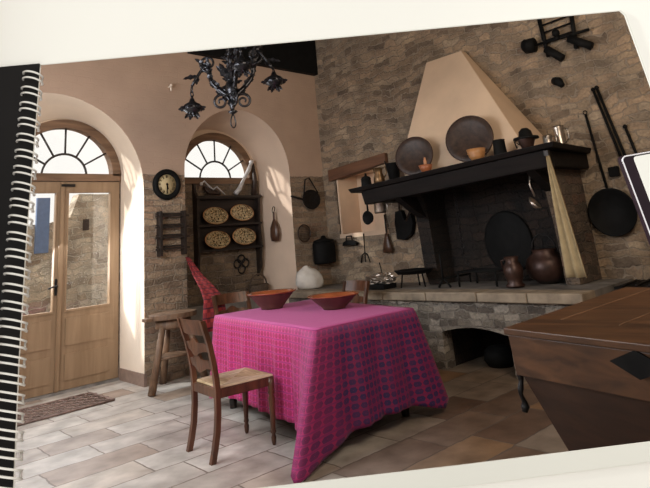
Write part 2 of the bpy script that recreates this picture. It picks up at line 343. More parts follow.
    def build(s, name, mat, parent=None, bevel=0, sub=0):
        me = bpy.data.meshes.new(name)
        if parent is not None: W = WM[parent]
        else:
            lo = [min(p[i] for p in s.v) for i in range(3)]; hi = [max(p[i] for p in s.v) for i in range(3)]
            W = Matrix.Translation(((lo[0] + hi[0]) / 2, (lo[1] + hi[1]) / 2, lo[2]))
        I = W.inverted()
        me.from_pydata([I @ p for p in s.v], [], s.f)
        for i, p in enumerate(me.polygons): p.use_smooth = s.smooth[i]
        bm = bmesh.new(); bm.from_mesh(me); bmesh.ops.recalc_face_normals(bm, faces=bm.faces); bm.to_mesh(me); bm.free()
        me.materials.append(M[mat])
        o = bpy.data.objects.new(name, me); C.objects.link(o); WM[o] = W
        if parent is not None: o.parent = parent
        else: o.matrix_world = W
        if bevel:
            md = o.modifiers.new('bevel', 'BEVEL'); md.width = bevel; md.segments = 2; md.limit_method = 'ANGLE'
        if sub:
            md = o.modifiers.new('sub', 'SUBSURF'); md.levels = sub; md.render_levels = sub
        return o
def tag(o, label=None, cat=None, group=None, kind=None):
    if label: o['label'] = label
    if cat: o['category'] = cat
    if group: o['group'] = group
    if kind: o['kind'] = kind
    return o
def thing(name, label, cat, loc, rz=0.0, group=None):
    o = bpy.data.objects.new(name, None); C.objects.link(o); o.empty_display_size = 0.1
    W = Matrix.Translation(loc) @ Matrix.Rotation(rz, 4, 'Z'); o.matrix_world = W; WM[o] = W
    return tag(o, label, cat, group)
def dup(root, loc, rz, label, group=None):
    r = root.copy(); C.objects.link(r); W = Matrix.Translation(loc) @ Matrix.Rotation(rz, 4, 'Z'); r.matrix_world = W; WM[r] = W
    r['label'] = label
    if group: r['group'] = group
    for ch in list(root.children):
        c = ch.copy(); C.objects.link(c); c.parent = r
        for g in list(ch.children):
            d = g.copy(); C.objects.link(d); d.parent = c
    return r
def struct(o): o['kind'] = 'structure'; return o
def TR(loc, rz=0, rx=0, ry=0): return Matrix.Translation(loc) @ Matrix.Rotation(rz, 4, 'Z') @ Matrix.Rotation(ry, 4, 'Y') @ Matrix.Rotation(rx, 4, 'X')
def look(loc, normal, up=(0, 0, 1)):
    """matrix with local z along normal, local y as near to up as possible"""
    z = Vector(normal).normalized(); x = Vector(up).cross(z).normalized(); y = z.cross(x)
    return Matrix.Translation(loc) @ Matrix((x, y, z)).transposed().to_4x4()
def arch(cx, cz, a, b, n=28, a0=0, a1=PI): return [(cx + a * math.cos(a0 + (a1 - a0) * i / n), cz + b * math.sin(a0 + (a1 - a0) * i / n)) for i in range(n + 1)]

# ------------------------------------------------------------ room
XR, YB, YD = 6.249, 6.486, 7.2
struct(MB().add([(0.3, -1.4, 0), (7, -1.4, 0), (7, 8.0, 0), (0.3, 8.0, 0)], [(0, 1, 2, 3)]).build('floor', 'floor'))
struct(MB().box((0.2, -0.3, 5.0), (7, 8.0, 5.15)).build('ceiling', 'dark_wood'))
# back wall with two arched recess openings
XZ = lambda y: (lambda u, v, h: (u, h, v))
dOut = [(3.27, 0.0), (3.27, 1.9)] + arch(2.2, 2.15, 1.07, 1.07, 30) + [(1.13, 1.9), (1.13, 0.0)]
wOut = [(5.57, 0.0), (5.57, 1.7)] + arch(4.695, 2.38, 0.875, 0.88, 30) + [(3.82, 1.7), (3.82, 0.0)]
outer = [(0.3, 0.0), (1.13, 0.0)] + [p for p in reversed(dOut[:-1])][0:] + [(3.82, 0.0)] + [p for p in reversed(wOut[:-1])] + [(6.4, 0.0), (6.4, 5.0), (0.3, 5.0)]
# (each opening is walked bottom left -> arch -> bottom right)
struct(MB().prism([outer], XZ(0), YB, YB + 0.012).build('wall_back', 'stone_back'))
def loft(lo, li, y0, y1, name, mat):
    k = len(lo); vs = [(u, y0, v) for u, v in lo] + [(u, y1, v) for u, v in li]
    fs = [(i, i + 1, i + 1 + k, i + k) for i in range(k - 1)]
    m = MB(); m.add(vs, fs, True); return struct(m.build(name, mat))
dIn = [(3.31, 0.0), (3.31, 1.9)] + arch(2.61, 2.41, 0.70, 0.70, 30) + [(1.91, 1.9), (1.91, 0.0)]
loft(dOut, dIn, YB, YD + 0.03, 'trim_1', 'reveal').name = 'trim_1'
wIn = [(5.53, 0.0), (5.53, 1.9)] + arch(4.70, 2.36, 0.83, 0.75, 30) + [(3.87, 1.9), (3.87, 0.0)]
loft(wOut, wIn, YB, YD + 0.03, 'trim_2', 'reveal_warm')
# outer layer of the back wall round the door and window
dHole = [(3.30, 0.0)] + arch(2.61, 2.41, 0.69, 0.69, 30) + [(1.92, 0.0)]
wHole = arch(4.77, 2.38, 0.68, 0.68, 30)
o2 = [(0.3, 0.0), (1.92, 0.0)] + [p for p in reversed(dHole[:-1])] + [(6.4, 0.0), (6.4, 5.0), (0.3, 5.0)]
struct(MB().prism([o2, wHole], XZ(0), YD, YD + 0.14).build('wall_recess', 'stone_recess'))
struct(MB().box((0.2, 1.8, 0), (0.3, 8, 5.0)).build('wall_left', 'plaster'))
# right wall with window niche
YZm = lambda u, v, h: (h, u, v)
ny0, ny1, nz0, nz1 = 5.32, 6.20, 1.42, 2.34
struct(MB().prism([[(-0.2, 0), (7.3, 0), (7.3, 5.0), (-0.2, 5.0)], [(ny0, nz0), (ny1, nz0 - 0.02), (ny1, nz1), (ny0, nz1)]], YZm, XR, XR + 0.5).build('wall_right', 'stone_right'))
m = MB()
m.box((XR - 0.004, ny0 - 0.05, nz0 - 0.04), (XR + 0.5, ny1 + 0.03, nz0 + 0.02)).box((XR + 0.42, ny0, nz0), (XR + 0.47, ny1, nz1)).box((XR + 0.0, ny1 - 0.03, nz0), (XR + 0.45, ny1 + 0.02, nz1)).box((XR + 0.0, ny0 - 0.02, nz0), (XR + 0.45, ny0 + 0.03, nz1)).box((XR + 0.02, ny0, nz1 - 0.03), (XR + 0.45, ny1, nz1 + 0.02))
struct(m.build('trim_3', 'niche'))
m = MB(TR((XR, 0, 0))); m.hexa([(-0.07, 5.14, 2.34), (0.1, 5.14, 2.34), (0.1, 6.30, 2.23), (-0.07, 6.30, 2.23), (-0.07, 5.14, 2.48), (0.1, 5.14, 2.48), (0.1, 6.30, 2.40), (-0.07, 6.30, 2.40)])
tag(m.build('lintel', 'lintel', None, 0.008), 'rough reddish wooden beam over the plastered niche in the stone wall', 'beam')
struct(MB().box((2.32, -0.2, 0), (7, -0.1, 5.0)).build('wall_near', 'plaster'))
# dark beam along the top of the back wall
tag(MB().box((3.9, YB - 0.10, 3.97), (XR, YB, 4.98)).build('roof_beam', 'black', None, 0.01), 'black roof beam high on the plaster wall above the window', 'beam')
# skirting of the door recess
m = MB(); m.hexa([(3.255, YB - 0.01, 0), (3.29, YB - 0.01, 0), (3.33, YD, 0), (3.295, YD, 0), (3.255, YB - 0.01, 0.13), (3.29, YB - 0.01, 0.13), (3.33, YD, 0.13), (3.295, YD, 0.13)])
struct(m.build('baseboard_door', 'skirting'))
struct(MB().box((1.2, YD - 0.03, 0), (3.3, YD + 0.16, 0.025)).build('trim_4', 'slab_top'))

# ------------------------------------------------------------ door and windows
def fanlight(name, cx, cz, y, mat, par=None):
    m = MB(); ro, ri = 0.69, 0.585
    m.prism([arch(cx, cz, ro, ro, 36) + [(cx - ri, cz - 0.0)] + list(reversed(arch(cx, cz, ri, ri, 36)))[1:]], XZ(0), y - 0.05, y + 0.07) if False else None
    o_ = arch(cx, cz, ro, ro, 36); i_ = arch(cx, cz, ri, ri, 36)
    vs = []; fs = []
    for a, b in zip(o_, i_): vs += [(a[0], y - 0.05, a[1]), (b[0], y - 0.05, b[1]), (b[0], y + 0.07, b[1]), (a[0], y + 0.07, a[1])]
    for k in range(36):
        q = k * 4
        for t in range(4): fs.append((q + t, q + (t + 1) % 4, q + 4 + (t + 1) % 4, q + 4 + t))
    m.add(vs, fs)
    m.box((cx - ro, y - 0.05, cz - 0.07), (cx + ro, y + 0.07, cz + 0.02))
    fr = m.build(name, mat, par)
    b = MB(); hub = [(p[0], y, p[1]) for p in arch(cx, cz, 0.265, 0.265, 20)]
    b.tube(hub, 0.014, 6)
    for k in range(1, 6):
        a = PI * k / 6
        b.cyl((cx + 0.265 * math.cos(a), y, cz + 0.265 * math.sin(a)), (cx + 0.59 * math.cos(a), y, cz + 0.59 * math.sin(a)), 0.012, 6)
    b.build('glazing_bar', 'dark_wood', fr if par is None else par)
    g = MB(); g.prism([[(cx + 0.59, cz)] + arch(cx, cz, 0.59, 0.59, 24)[1:]], XZ(0), y + 0.012, y + 0.018); g.build('pane', 'glass', fr if par is None else par)
    return fr
f1 = fanlight('window_1', 4.77, 2.38, YD + 0.03, 'frame_wood'); struct(f1)
f2 = fanlight('window_2', 2.61, 2.41, YD + 0.03, 'frame_wood'); struct(f2)
def leaf(name, x0, x1, gx0, gx1):
    y0, y1 = YD + 0.0, YD + 0.05
    m = MB()
    m.prism([[(x0, 0.03), (x1, 0.03), (x1, 2.33), (x0, 2.33)], [(gx0, 0.87), (gx1, 0.87), (gx1, 2.2), (gx0, 2.2)]], XZ(0), y0, y1)
    m.box((gx0 + 0.0, y0 - 0.012, 0.12), (gx1, y0, 0.40), bev=0.005).box((gx0, y0 - 0.012, 0.48), (gx1, y0, 0.78), bev=0.005)
    m.box((gx0 - 0.015, y0 - 0.01, 0.845), (gx1 + 0.015, y0, 0.87)).box((gx0 - 0.015, y0 - 0.01, 2.2), (gx1 + 0.015, y0, 2.215))
    m.box((gx0 - 0.015, y0 - 0.01, 0.87), (gx0, y0, 2.2)).box((gx1, y0 - 0.01, 0.87), (gx1 + 0.015, y0, 2.2))
    d = struct(m.build(name, 'door_wood'))
    MB().box((gx0, y0 + 0.022, 0.87), (gx1, y0 + 0.028, 2.2)).build('pane', 'glass', d)
    return d
d1 = leaf('door_1', 2.585, 3.29, 2.66, 3.17)
d2 = leaf('door_2', 1.93, 2.575, 2.02, 2.51)
MB().box((2.555, YD - 0.03, 0.03), (2.605, YD, 2.33), bev=0.006).build('meeting_stile', 'door_wood', d2)
m = MB(); m.box((2.525, YD - 0.018, 1.04), (2.552, YD - 0.0, 1.22), bev=0.004); m.cyl((2.54, YD - 0.01, 1.14), (2.54, YD - 0.06, 1.14), 0.009); m.tube([(2.54, YD - 0.06, 1.14), (2.49, YD - 0.065, 1.135), (2.44, YD - 0.055, 1.12)], 0.009)
m.build('door_handle', 'iron', d2)
MB().box((2.56, YD - 0.035, 2.27), (2.72, YD - 0.0, 2.30)).build('latch', 'iron', d2)
# outside, seen through the panes
struct(MB().box((-6, 7.3, -0.5), (14, 16, -0.05)).build('ground', 'ground'))
b_ = thing('neighbouring_house', 'rough stone house across the yard behind the glazed door', 'building', (3.2, 11.0, 0))
m = MB(); m.prism([[(1.2, -0.1), (8.5, -0.1), (8.5, 2.55), (4.25, 2.62), (4.1, 2.2), (3.9, 2.15), (3.7, 2.1), (1.2, 2.0)]], XZ(0), 11.0, 11.3); m.build('wall', 'stone_outside', b_)
m = MB(); m.box((3.50, 10.94, 1.6), (3.72, 11.0, 2.55)); m.build('shutter', 'shutter', b_)
m = MB(); m.box((4.33, 10.96, 1.95), (4.43, 11.0, 2.15)); m.build('window', 'dark_brown', b_)  # small dark lantern on the house wall, not a window

# iron grate in floor in front of door
g = thing('floor_grate', 'openwork brown iron grate lying on the floor before the glazed door', 'grate', (2.4, 6.6, 0))
m = MB(); x0, x1, y0, y1 = 1.90, 2.80, 6.22, 6.82
for a, b in (((x0, y0), (x1, y0)), ((x1, y0), (x1, y1)), ((x1, y1), (x0, y1)), ((x0, y1), (x0, y0))): m.tube([(a[0], a[1], 0.012), (b[0], b[1], 0.012)], 0.012, 4)
m.build('rim', 'rust', g)
m = MB()
for i in range(13):
    x = x0 + (x1 - x0) * i / 12
    m.tube([(x + 0.028 * math.sin(k * PI / 2 + i * PI), y0 + (y1 - y0) * k / 16, 0.012) for k in range(17)], 0.007, 4)
for k in range(1, 8):
    y = y0 + (y1 - y0) * k / 8; m.cyl((x0, y, 0.01), (x1, y, 0.01), 0.006, 4)
m.build('lattice', 'rust', g)

# ------------------------------------------------------------ fireplace
def msag(y): return 2.06 - 0.042 * (y - 2.3)
# hearth bench: body with arched hole, top slab
hearth = thing('hearth', 'raised stone hearth with an arched wood hole below its tan edge slab', 'hearth', (5.7, 3.6, 0))
fx = lambda y: 5.08 + (y - 2.3) * 0.075
m = MB()
body = [(2.27, 0), (3.03, 0)] + [(3.03, 0.36)] + [(3.03 + 0.8 * t / 8, 0.36 + 0.055 * math.sin(PI * t / 8)) for t in range(1, 8)] + [(3.83, 0.36), (3.83, 0), (6.484, 0), (6.484, 0.66), (2.27, 0.66)]
m.prism([body], lambda u, v, h: (fx(u) + h, u, v), 0.0, 0.16)
m.box((5.2, 2.29, 0), (XR - 0.002, 2.5, 0.66)); m.box((6.1, 2.5, 0), (XR - 0.002, 6.48, 0.66))
m.build('masonry', 'stone_hearth', hearth)
m = MB(); m.box((5.24, 2.95, 0.0), (5.95, 3.02, 0.5)).box((5.24, 3.84, 0.0), (5.95, 3.92, 0.5)).box((5.95, 2.95, 0), (6.02, 3.92, 0.5))
m.build('hollow', 'stone_soot', hearth)
m = MB(); m.prism([[(fx(2.24) - 0.04, 2.24), (XR - 0.003, 2.24), (XR - 0.003, 6.48), (fx(6.48) - 0.04, 6.48)]], lambda u, v, h: (u, v, h), 0.663, 0.74)
m.build('top', 'slab_top', hearth)
m = MB(); ys = [2.22, 2.75, 3.3, 3.95, 4.6, 5.2, 5.85, 6.48]
for a, b in zip(ys, ys[1:]):
    z = random.uniform(-0.004, 0.004); m.hexa([(fx(a) - 0.06, a + 0.004, 0.66), (fx(a) + 0.22, a + 0.004, 0.66), (fx(b) + 0.22, b - 0.004, 0.66), (fx(b) - 0.06, b - 0.004, 0.66), (fx(a) - 0.06, a + 0.004, 0.75 + z), (fx(a) + 0.22, a + 0.004, 0.75 + z), (fx(b) + 0.22, b - 0.004, 0.75 + z), (fx(b) - 0.06, b - 0.004, 0.75 + z)])
m.build('edge_slab', 'slab', hearth, 0.012)
# firebreast: jambs, soot back, mantel, hood = one fireplace
fp = thing('fireplace_hood', 'cream plaster chimney hood over a long black wooden mantel shelf and sooty fire opening', 'fireplace', (5.8, 3.5, 0.75))
prof = [(XR - 0.003, 0.745), (5.93, 0.745), (5.87, 0.9), (5.85, 1.3), (5.82, 1.68), (5.74, 1.8), (5.62, 1.9), (5.45, 1.97), (XR - 0.003, 1.97)]
m = MB(); m.prism([prof], lambda u, v, h: (u, h, v), 4.28, 4.46); m.build('jamb', 'stone_soot', fp)
prof = [(XR - 0.003, 0.745), (5.72, 0.745), (5.70, 1.3), (5.64, 1.7), (5.45, 1.95), (XR - 0.003, 1.95)]
m = MB(); m.prism([prof], lambda u, v, h: (u, h, v), 2.53, 2.67); m.build('jamb', 'stone_pier', fp)
m = MB(); m.box((6.215, 2.67, 0.745), (XR - 0.003, 4.28, 1.95)); m.build('fireback', 'stone_soot', fp)
m = MB(); m.lathe([(0.30, 0), (0.30, 0.02), (0.28, 0.03), (0, 0.03)], 28, look((6.213, 3.48, 1.17), (-1, 0, 0)), 1.0, 1.15); m.build('oven_door', 'black', fp)
# mantel shelf (sags to the left) and apron
m = MB(); y0, y1 = 2.30, 4.93
def sh(x, y, z): return (x, y, msag(y) + z)
m.hexa([sh(5.2, y0, -0.05), sh(XR - 0.003, y0 + 0.08, -0.05), sh(XR - 0.003, y1, -0.05), sh(5.2, y1, -0.05), sh(5.17, y0 - 0.02, 0), sh(XR - 0.003, y0 + 0.06, 0), sh(XR - 0.003, y1, 0), sh(5.17, y1 + 0.02, 0)])
m.build('mantel_shelf', 'mantel', fp, 0.008)
m = MB()
for (xa, ya, xb, yb_) in ((5.29, 2.42, 5.43, 4.80),): m.hexa([sh(xa, ya, -0.21), sh(xb, ya, -0.21), sh(xb, yb_, -0.21), sh(xa, yb_, -0.21), sh(xa - 0.05, ya, -0.052), sh(xb, ya, -0.052), sh(xb, yb_, -0.052), sh(xa - 0.05, yb_, -0.052)])
m.hexa([sh(5.43, 2.42, -0.2), sh(XR - 0.01, 2.42, -0.2), sh(XR - 0.01, 2.54, -0.2), sh(5.43, 2.54, -0.2), sh(5.43, 2.42, -0.052), sh(XR - 0.01, 2.42, -0.052), sh(XR - 0.01, 2.54, -0.052), sh(5.43, 2.54, -0.052)])
m.hexa([sh(5.43, 4.62, -0.2), sh(XR - 0.01, 4.62, -0.2), sh(XR - 0.01, 4.80, -0.2), sh(5.43, 4.80, -0.2), sh(5.43, 4.62, -0.052), sh(XR - 0.01, 4.62, -0.052), sh(XR - 0.01, 4.80, -0.052), sh(5.43, 4.80, -0.052)])
m.build('mantel_beam', 'mantel', fp, 0.008)
for yy in (4.30, 2.62):
    m = MB(); m.prism([[(5.30, -0.21), (5.62, -0.21), (5.75, -0.45), (5.55, -0.36)]], lambda u, v, h: (u, h, msag(yy) + v), yy - 0.05, yy + 0.05)
    m.build('bracket', 'mantel', fp)
# hood shell
bt = [(5.50, 2.70), (XR - 0.003, 2.70), (XR - 0.003, 4.44), (5.50, 4.44)]
tp = [(6.14, 3.66), (XR - 0.003, 3.66), (XR - 0.003, 4.21), (6.14, 4.21)]
m = MB(); m.hexa([(x, y, msag(y) + 0.002) for x, y in bt] + [(x, y, 3.53) for x, y in tp]); m.build('hood', 'hood', fp, 0.01)

# ------------------------------------------------------------ table, cloth, bowls
Q = [Vector((2.84, 3.15, 0)), Vector((3.88, 3.11, 0)), Vector((4.3, 4.82, 0)), Vector((3.2, 4.95, 0))]
t_ = thing('dining_table', 'dining table hidden under the magenta cloth, only its dark legs showing', 'table', (3.55, 4.0, 0))
cen = sum(Q, Vector()) / 4
def inset(p, d): return p + (cen - p).normalized() * d
m = MB(); q4 = [inset(p, 0.02) for p in Q]; m.hexa([(p.x, p.y, 0.74) for p in q4] + [(p.x, p.y, 0.768) for p in q4]); m.build('tabletop', 'dark_wood', t_)
for p in Q:
    c = inset(p, 0.17); m = MB(TR((c.x, c.y, 0))); m.lathe([(0.03, 0), (0.035, 0.05), (0.028, 0.12), (0.045, 0.4), (0.05, 0.60), (0.05, 0.74)], 12); m.build('leg', 'dark_wood', t_)
# cloth: top grid + skirt with pulled-out corner drops
me_v = []; me_f = []; uvs = []; side = []; top = []
NU, NV = 14, 22
for j in range(NV + 1):
    for i in range(NU + 1):
        u = i / NU; v = j / NV
        p = (Q[0] * (1 - u) + Q[1] * u) * (1 - v) + (Q[3] * (1 - u) + Q[2] * u) * v
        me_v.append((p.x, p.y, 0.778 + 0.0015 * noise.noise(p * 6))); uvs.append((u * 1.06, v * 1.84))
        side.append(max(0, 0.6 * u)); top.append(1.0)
for j in range(NV):
    for i in range(NU): a = j * (NU + 1) + i; me_f.append((a, a + 1, a + NU + 2, a + NU + 1))
ntop = len(me_v)
edges = [(Q[0], Q[1], 0), (Q[1], Q[2], 1), (Q[2], Q[3], 2), (Q[3], Q[0], 3)]
per = []
SEG = [40, 60, 40, 60]
for (a, b, e), sg in zip(edges, SEG):
    d = (b - a); L = d.length; dn = d.normalized(); nrm = Vector((dn.y, -dn.x, 0))
    for k in range(sg):
        s_ = k / sg; per.append((a + d * s_, nrm, s_ * L, L, e))
NP = len(per); ROW = 22
def corner_w(s_, L):   # nearness to the two corners, in metres
    return math.exp(-(s_ / 0.16) ** 2), math.exp(-((L - s_) / 0.16) ** 2)
for r in range(ROW + 1):
    t = r / ROW
    for k, (p, nrm, s_, L, e) in enumerate(per):
        w0, w1 = corner_w(s_, L)
        cd = {0: (Vector((-0.98, -0.38, 0)), Vector((0.36, -0.22, 0))), 1: (Vector((0.36, -0.22, 0)), Vector((0.4, 0.5, 0))),
              2: (Vector((0.4, 0.5, 0)), Vector((-0.02, 0.3, 0))), 3: (Vector((-0.02, 0.3, 0)), Vector((-0.98, -0.38, 0)))}[e]
        base_drop = {0: 0.60, 1: 0.58, 2: 0.58, 3: 0.635}[e]
        if e == 0: base_drop = 0.665 - 0.03 * s_ / L
        amp = {0: (0.10, 0.11), 1: (0.11, 0.1), 2: (0.1, 0.1), 3: (0.08, 0.10)}[e]
        drop = base_drop + w0 * amp[0] + w1 * amp[1]; drop = min(drop, 0.765)
        wid = w0 + w1
        fl = {0: 0.06, 1: 0.04, 2: 0.06, 3: 0.02}[e]
        wave = (0.012 if e == 3 else 0.022) * math.sin(s_ * 21 + e * 2) * min(1, t * 2) * (1 - 0.7 * min(1, wid)) + 0.012 * math.sin(s_ * 43 + 1.3 * e) * t
        n_ = nrm * (1 - min(1, wid)) + cd[0] * w0 * 1.0 + cd[1] * w1 * 1.0
        off = nrm * (fl * t ** 0.8 * (1 - min(1, wid)) + wave) + (cd[0] * w0 + cd[1] * w1) * (0.42 * t)
        if t == 0: off = Vector()
        off += nrm * (0.010 * min(1, t * 12))
        z = 0.778 - drop * t
        q = p + off
        me_v.append((q.x, q.y, max(z, 0.012)))
        uvs.append((s_ + e * 1.0, -t * drop * 1.0 + 0.0))
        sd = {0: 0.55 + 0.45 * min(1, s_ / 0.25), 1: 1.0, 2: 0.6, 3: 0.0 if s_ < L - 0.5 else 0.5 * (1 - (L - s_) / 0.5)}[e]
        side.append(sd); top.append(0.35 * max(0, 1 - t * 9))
for r in range(ROW):
    for k in range(NP):
        a = ntop + r * NP + k; b = ntop + r * NP + (k + 1) % NP; me_f.append((a, b, b + NP, a + NP))
me = bpy.data.meshes.new('tablecloth'); O = Vector((3.55, 4.0, 0)); me.from_pydata([Vector(v) - O for v in me_v], [], me_f)
for p in me.polygons: p.use_smooth = True
me.materials.append(M['cloth'])
ul = me.uv_layers.new(name='UVMap')
for lp in me.loops: ul.data[lp.index].uv = uvs[lp.vertex_index]
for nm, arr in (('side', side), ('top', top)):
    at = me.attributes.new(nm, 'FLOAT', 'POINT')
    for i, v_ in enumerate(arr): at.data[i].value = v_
cl = bpy.data.objects.new('tablecloth', me); C.objects.link(cl); cl.location = O; WM[cl] = Matrix.Translation(O)
md = cl.modifiers.new('solid', 'SOLIDIFY'); md.thickness = 0.004; md.offset = 1
tag(cl, 'magenta and navy patterned woven cloth draped over the dining table, corners hanging low', 'tablecloth')

def bowl(x, y, z, R, h, label):
    t = thing('bowl', label, 'bowl', (x, y, z), 0.0, 'terracotta bowls on the table')
    T = TR((x, y, z))
    MB(T).lathe([(0, 0), (R * 0.42, 0), (R * 0.44, 0.012), (R * 0.62, h * 0.42), (R * 0.86, h * 0.86), (R * 0.90, h * 0.93), (R * 0.86, h * 0.93), (R * 0.6, h * 0.46), (R * 0.38, 0.03), (0, 0.025)], 40).build('body', 'terracotta_out', t)
    m = MB(T); m.lathe([(R * 0.84, h * 0.90), (R * 0.93, h * 0.93), (R, h), (R * 0.985, h * 1.03), (R * 0.88, h * 0.99), (R * 0.8, h * 0.88), (R * 0.6, h * 0.5), (R * 0.36, 0.035), (0, 0.032)], 40, None, 1, 1, False); m.build('glazed_rim', 'glaze', t)
    return t
bowl(3.66, 4.66, 0.784, 0.245, 0.15, 'deep terracotta bowl farther back on the magenta cloth, casting a long shadow')
bowl(3.74, 3.88, 0.784, 0.235, 0.115, 'wide shallow terracotta bowl with wavy orange rim nearest the front of the table')

# ------------------------------------------------------------ chairs  (local: seat front = +x, back at -x)
def make_chair(label, loc, rz, group):
    t = thing('dining_chair', label, 'chair', loc, rz, group); T = WM[t]
    for sy in (-1, 1):
        y = sy * 0.195
        pts = [(-0.255, y, 0.0), (-0.235, y, 0.08), (-0.215, y, 0.18), (-0.205, y, 0.30), (-0.205, y, 0.44), (-0.212, y, 0.52), (-0.228, y * 1.01, 0.62), (-0.255, y * 1.02, 0.74), (-0.285, y * 1.03, 0.83), (-0.305, y * 1.04, 0.90)]
        m = MB(T); k = 0
        for a, b in zip(pts, pts[1:]):
            wa = 0.019 if a[2] < 0.5 else 0.017
            m.hexa([(a[0] - 0.018, a[1] - wa, a[2]), (a[0] + 0.018, a[1] - wa, a[2]), (a[0] + 0.018, a[1] + wa, a[2]), (a[0] - 0.018, a[1] + wa, a[2]),
                    (b[0] - 0.018, b[1] - wa, b[2]), (b[0] + 0.018, b[1] - wa, b[2]), (b[0] + 0.018, b[1] + wa, b[2]), (b[0] - 0.018, b[1] + wa, b[2])])
        m.build('leg', 'chair_wood', t)
    for sy in (-1, 1):
        m = MB(T @ TR((0.215, sy * 0.205, 0)))
        m.lathe([(0.012, 0), (0.017, 0.02), (0.019, 0.05), (0.013, 0.07), (0.022, 0.085), (0.017, 0.10), (0.02, 0.2), (0.024, 0.30), (0.018, 0.325), (0.027, 0.34), (0.02, 0.355), (0.025, 0.38), (0.025, 0.44)], 14)
        m.build('leg', 'chair_wood', t)
    m = MB(T)
    m.box((-0.205, -0.215, 0.385), (0.235, -0.190, 0.445), bev=0.004).box((-0.205, 0.190, 0.385), (0.235, 0.215, 0.445), bev=0.004)
    m.box((0.205, -0.215, 0.385), (0.24, 0.215, 0.445), bev=0.004).box((-0.22, -0.19, 0.385), (-0.195, 0.19, 0.445), bev=0.004)
    m.build('seat_frame', 'chair_wood', t)
    z = 0.447
    def seg(pts, mat):
        m = MB(T); k = len(pts)
        m.add([(x, y, z) for x, y in pts] + [(x * 0.98, y * 0.98, z + 0.012) for x, y in pts[:-1]] + [(pts[-1][0], pts[-1][1], z + 0.006)], [tuple(range(k))[::-1], tuple(range(k, 2 * k))] + [(i, (i + 1) % k, (i + 1) % k + k, i + k) for i in range(k)])
        return m
    a, b, c, d = (-0.195, -0.205), (0.235, -0.21), (0.235, 0.21), (-0.195, 0.205); o = (0.02, 0)
    st = seg([a, b, o], 'rush2').build('seat', 'rush2', t); seg([c, d, o], 'rush2').build('seat_weave', 'rush2', st)
    seg([b, c, o], 'rush').build('seat_weave', 'rush', st); seg([d, a, o], 'rush').build('seat_weave', 'rush', st)
    # curved rails
    def rail(name, z0, z1, x0, arc, th=0.014, wavy=0.0):
        m = MB(T); n = 14; vs = []; fs = []
        for i in range(n + 1):
            u = i / n; y = -0.19 + 0.38 * u; x = x0 - arc * math.sin(PI * u)
            zz0 = z0 + wavy * (math.sin(PI * u) ** 6) * -1; zz1 = z1 + wavy * math.sin(PI * u) ** 6 + (0.5 * wavy) * abs(math.sin(3 * PI * u))
            dx = (z1 - z0) * 0.33
            vs += [(x - th / 2, y, zz0), (x + th / 2, y, zz0), (x + th / 2 - dx, y, zz1), (x - th / 2 - dx, y, zz1)]
        for i in range(n):
            q = i * 4
            for k in range(4): fs.append((q + k, q + (k + 1) % 4, q + 4 + (k + 1) % 4, q + 4 + k))
        fs += [(3, 2, 1, 0), (n * 4, n * 4 + 1, n * 4 + 2, n * 4 + 3)]
        m.add(vs, fs); return m.build(name, 'chair_wood', t)
    rail('top_rail', 0.80, 0.905, -0.275, 0.03)
    rail('back_slat', 0.685, 0.725, -0.243, 0.026, 0.016, 0.034)
    rail('back_slat', 0.57, 0.61, -0.218, 0.022, 0.016, 0.034)
    m = MB(T); m.cyl((0.0, -0.2, 0.2), (0.0, 0.2, 0.2), 0.009).cyl((-0.235, -0.195, 0.2), (0.215, -0.205, 0.2), 0.009).cyl((-0.235, 0.195, 0.2), (0.215, 0.205, 0.2), 0.009)
    m.cyl((-0.0, -0.2, 0.2), (-0.0, 0.2, 0.2), 0.009)
    return t
gch = 'rush seated chairs round the table'
ch0 = make_chair('brown wooden chair with rush seat in full view at the left side of table', (2.65, 3.91, 0), math.radians(-8), gch)
dup(ch0, (3.79, 5.30, 0), math.radians(-98), 'dark chair at far end of table beside red checked cloth, only its back showing', gch)
dup(ch0, (4.60, 4.74, 0), math.radians(172), 'chair on hearth side of the table, its curved back peeking out behind shallow bowl', gch)

# ------------------------------------------------------------ stool
st = thing('workshop_stool', 'rough wooden stool with thick splayed legs standing against the stone wall by the door', 'stool', (3.42, 6.12, 0)); T = WM[st]
m = MB(T); m.prism([[(0.27 * math.cos(a * PI / 12), 0.22 * math.sin(a * PI / 12)) for a in range(24)]], lambda u, v, h: (u, v, h), 0.70, 0.755); m.box((-0.34, -0.05, 0.70), (-0.2, 0.06, 0.735)); m.build('seat', 'stool_wood', st, 0.008)
m = MB(T); m.lathe([(0.19, 0.60), (0.20, 0.62), (0.20, 0.70), (0, 0.70)], 20, None, 1, 0.85); m.build('collar', 'stool_wood', st)
for a in (205, 325, 85):
    c, s_ = math.cos(math.radians(a)), math.sin(math.radians(a))
    m = MB(T); p0 = (0.36 * c, 0.30 * s_, 0.0); p1 = (0.15 * c, 0.12 * s_, 0.70); m.tube([p0, p1], [0.042, 0.032], 6); m.build('leg', 'stool_wood', st)
m = MB(T); f = lambda a: (0.27 * math.cos(math.radians(a)), 0.225 * math.sin(math.radians(a)), 0.32)
m.tube([f(205), f(325)], 0.016, 6).tube([f(325), f(85)], 0.016, 6).tube([f(85), f(205)], 0.016, 6)
m.prism([[f(205)[:2], f(325)[:2], f(85)[:2]]], lambda u, v, h: (u, v, h), 0.315, 0.33)
m.build('foot_shelf', 'stool_wood', st)

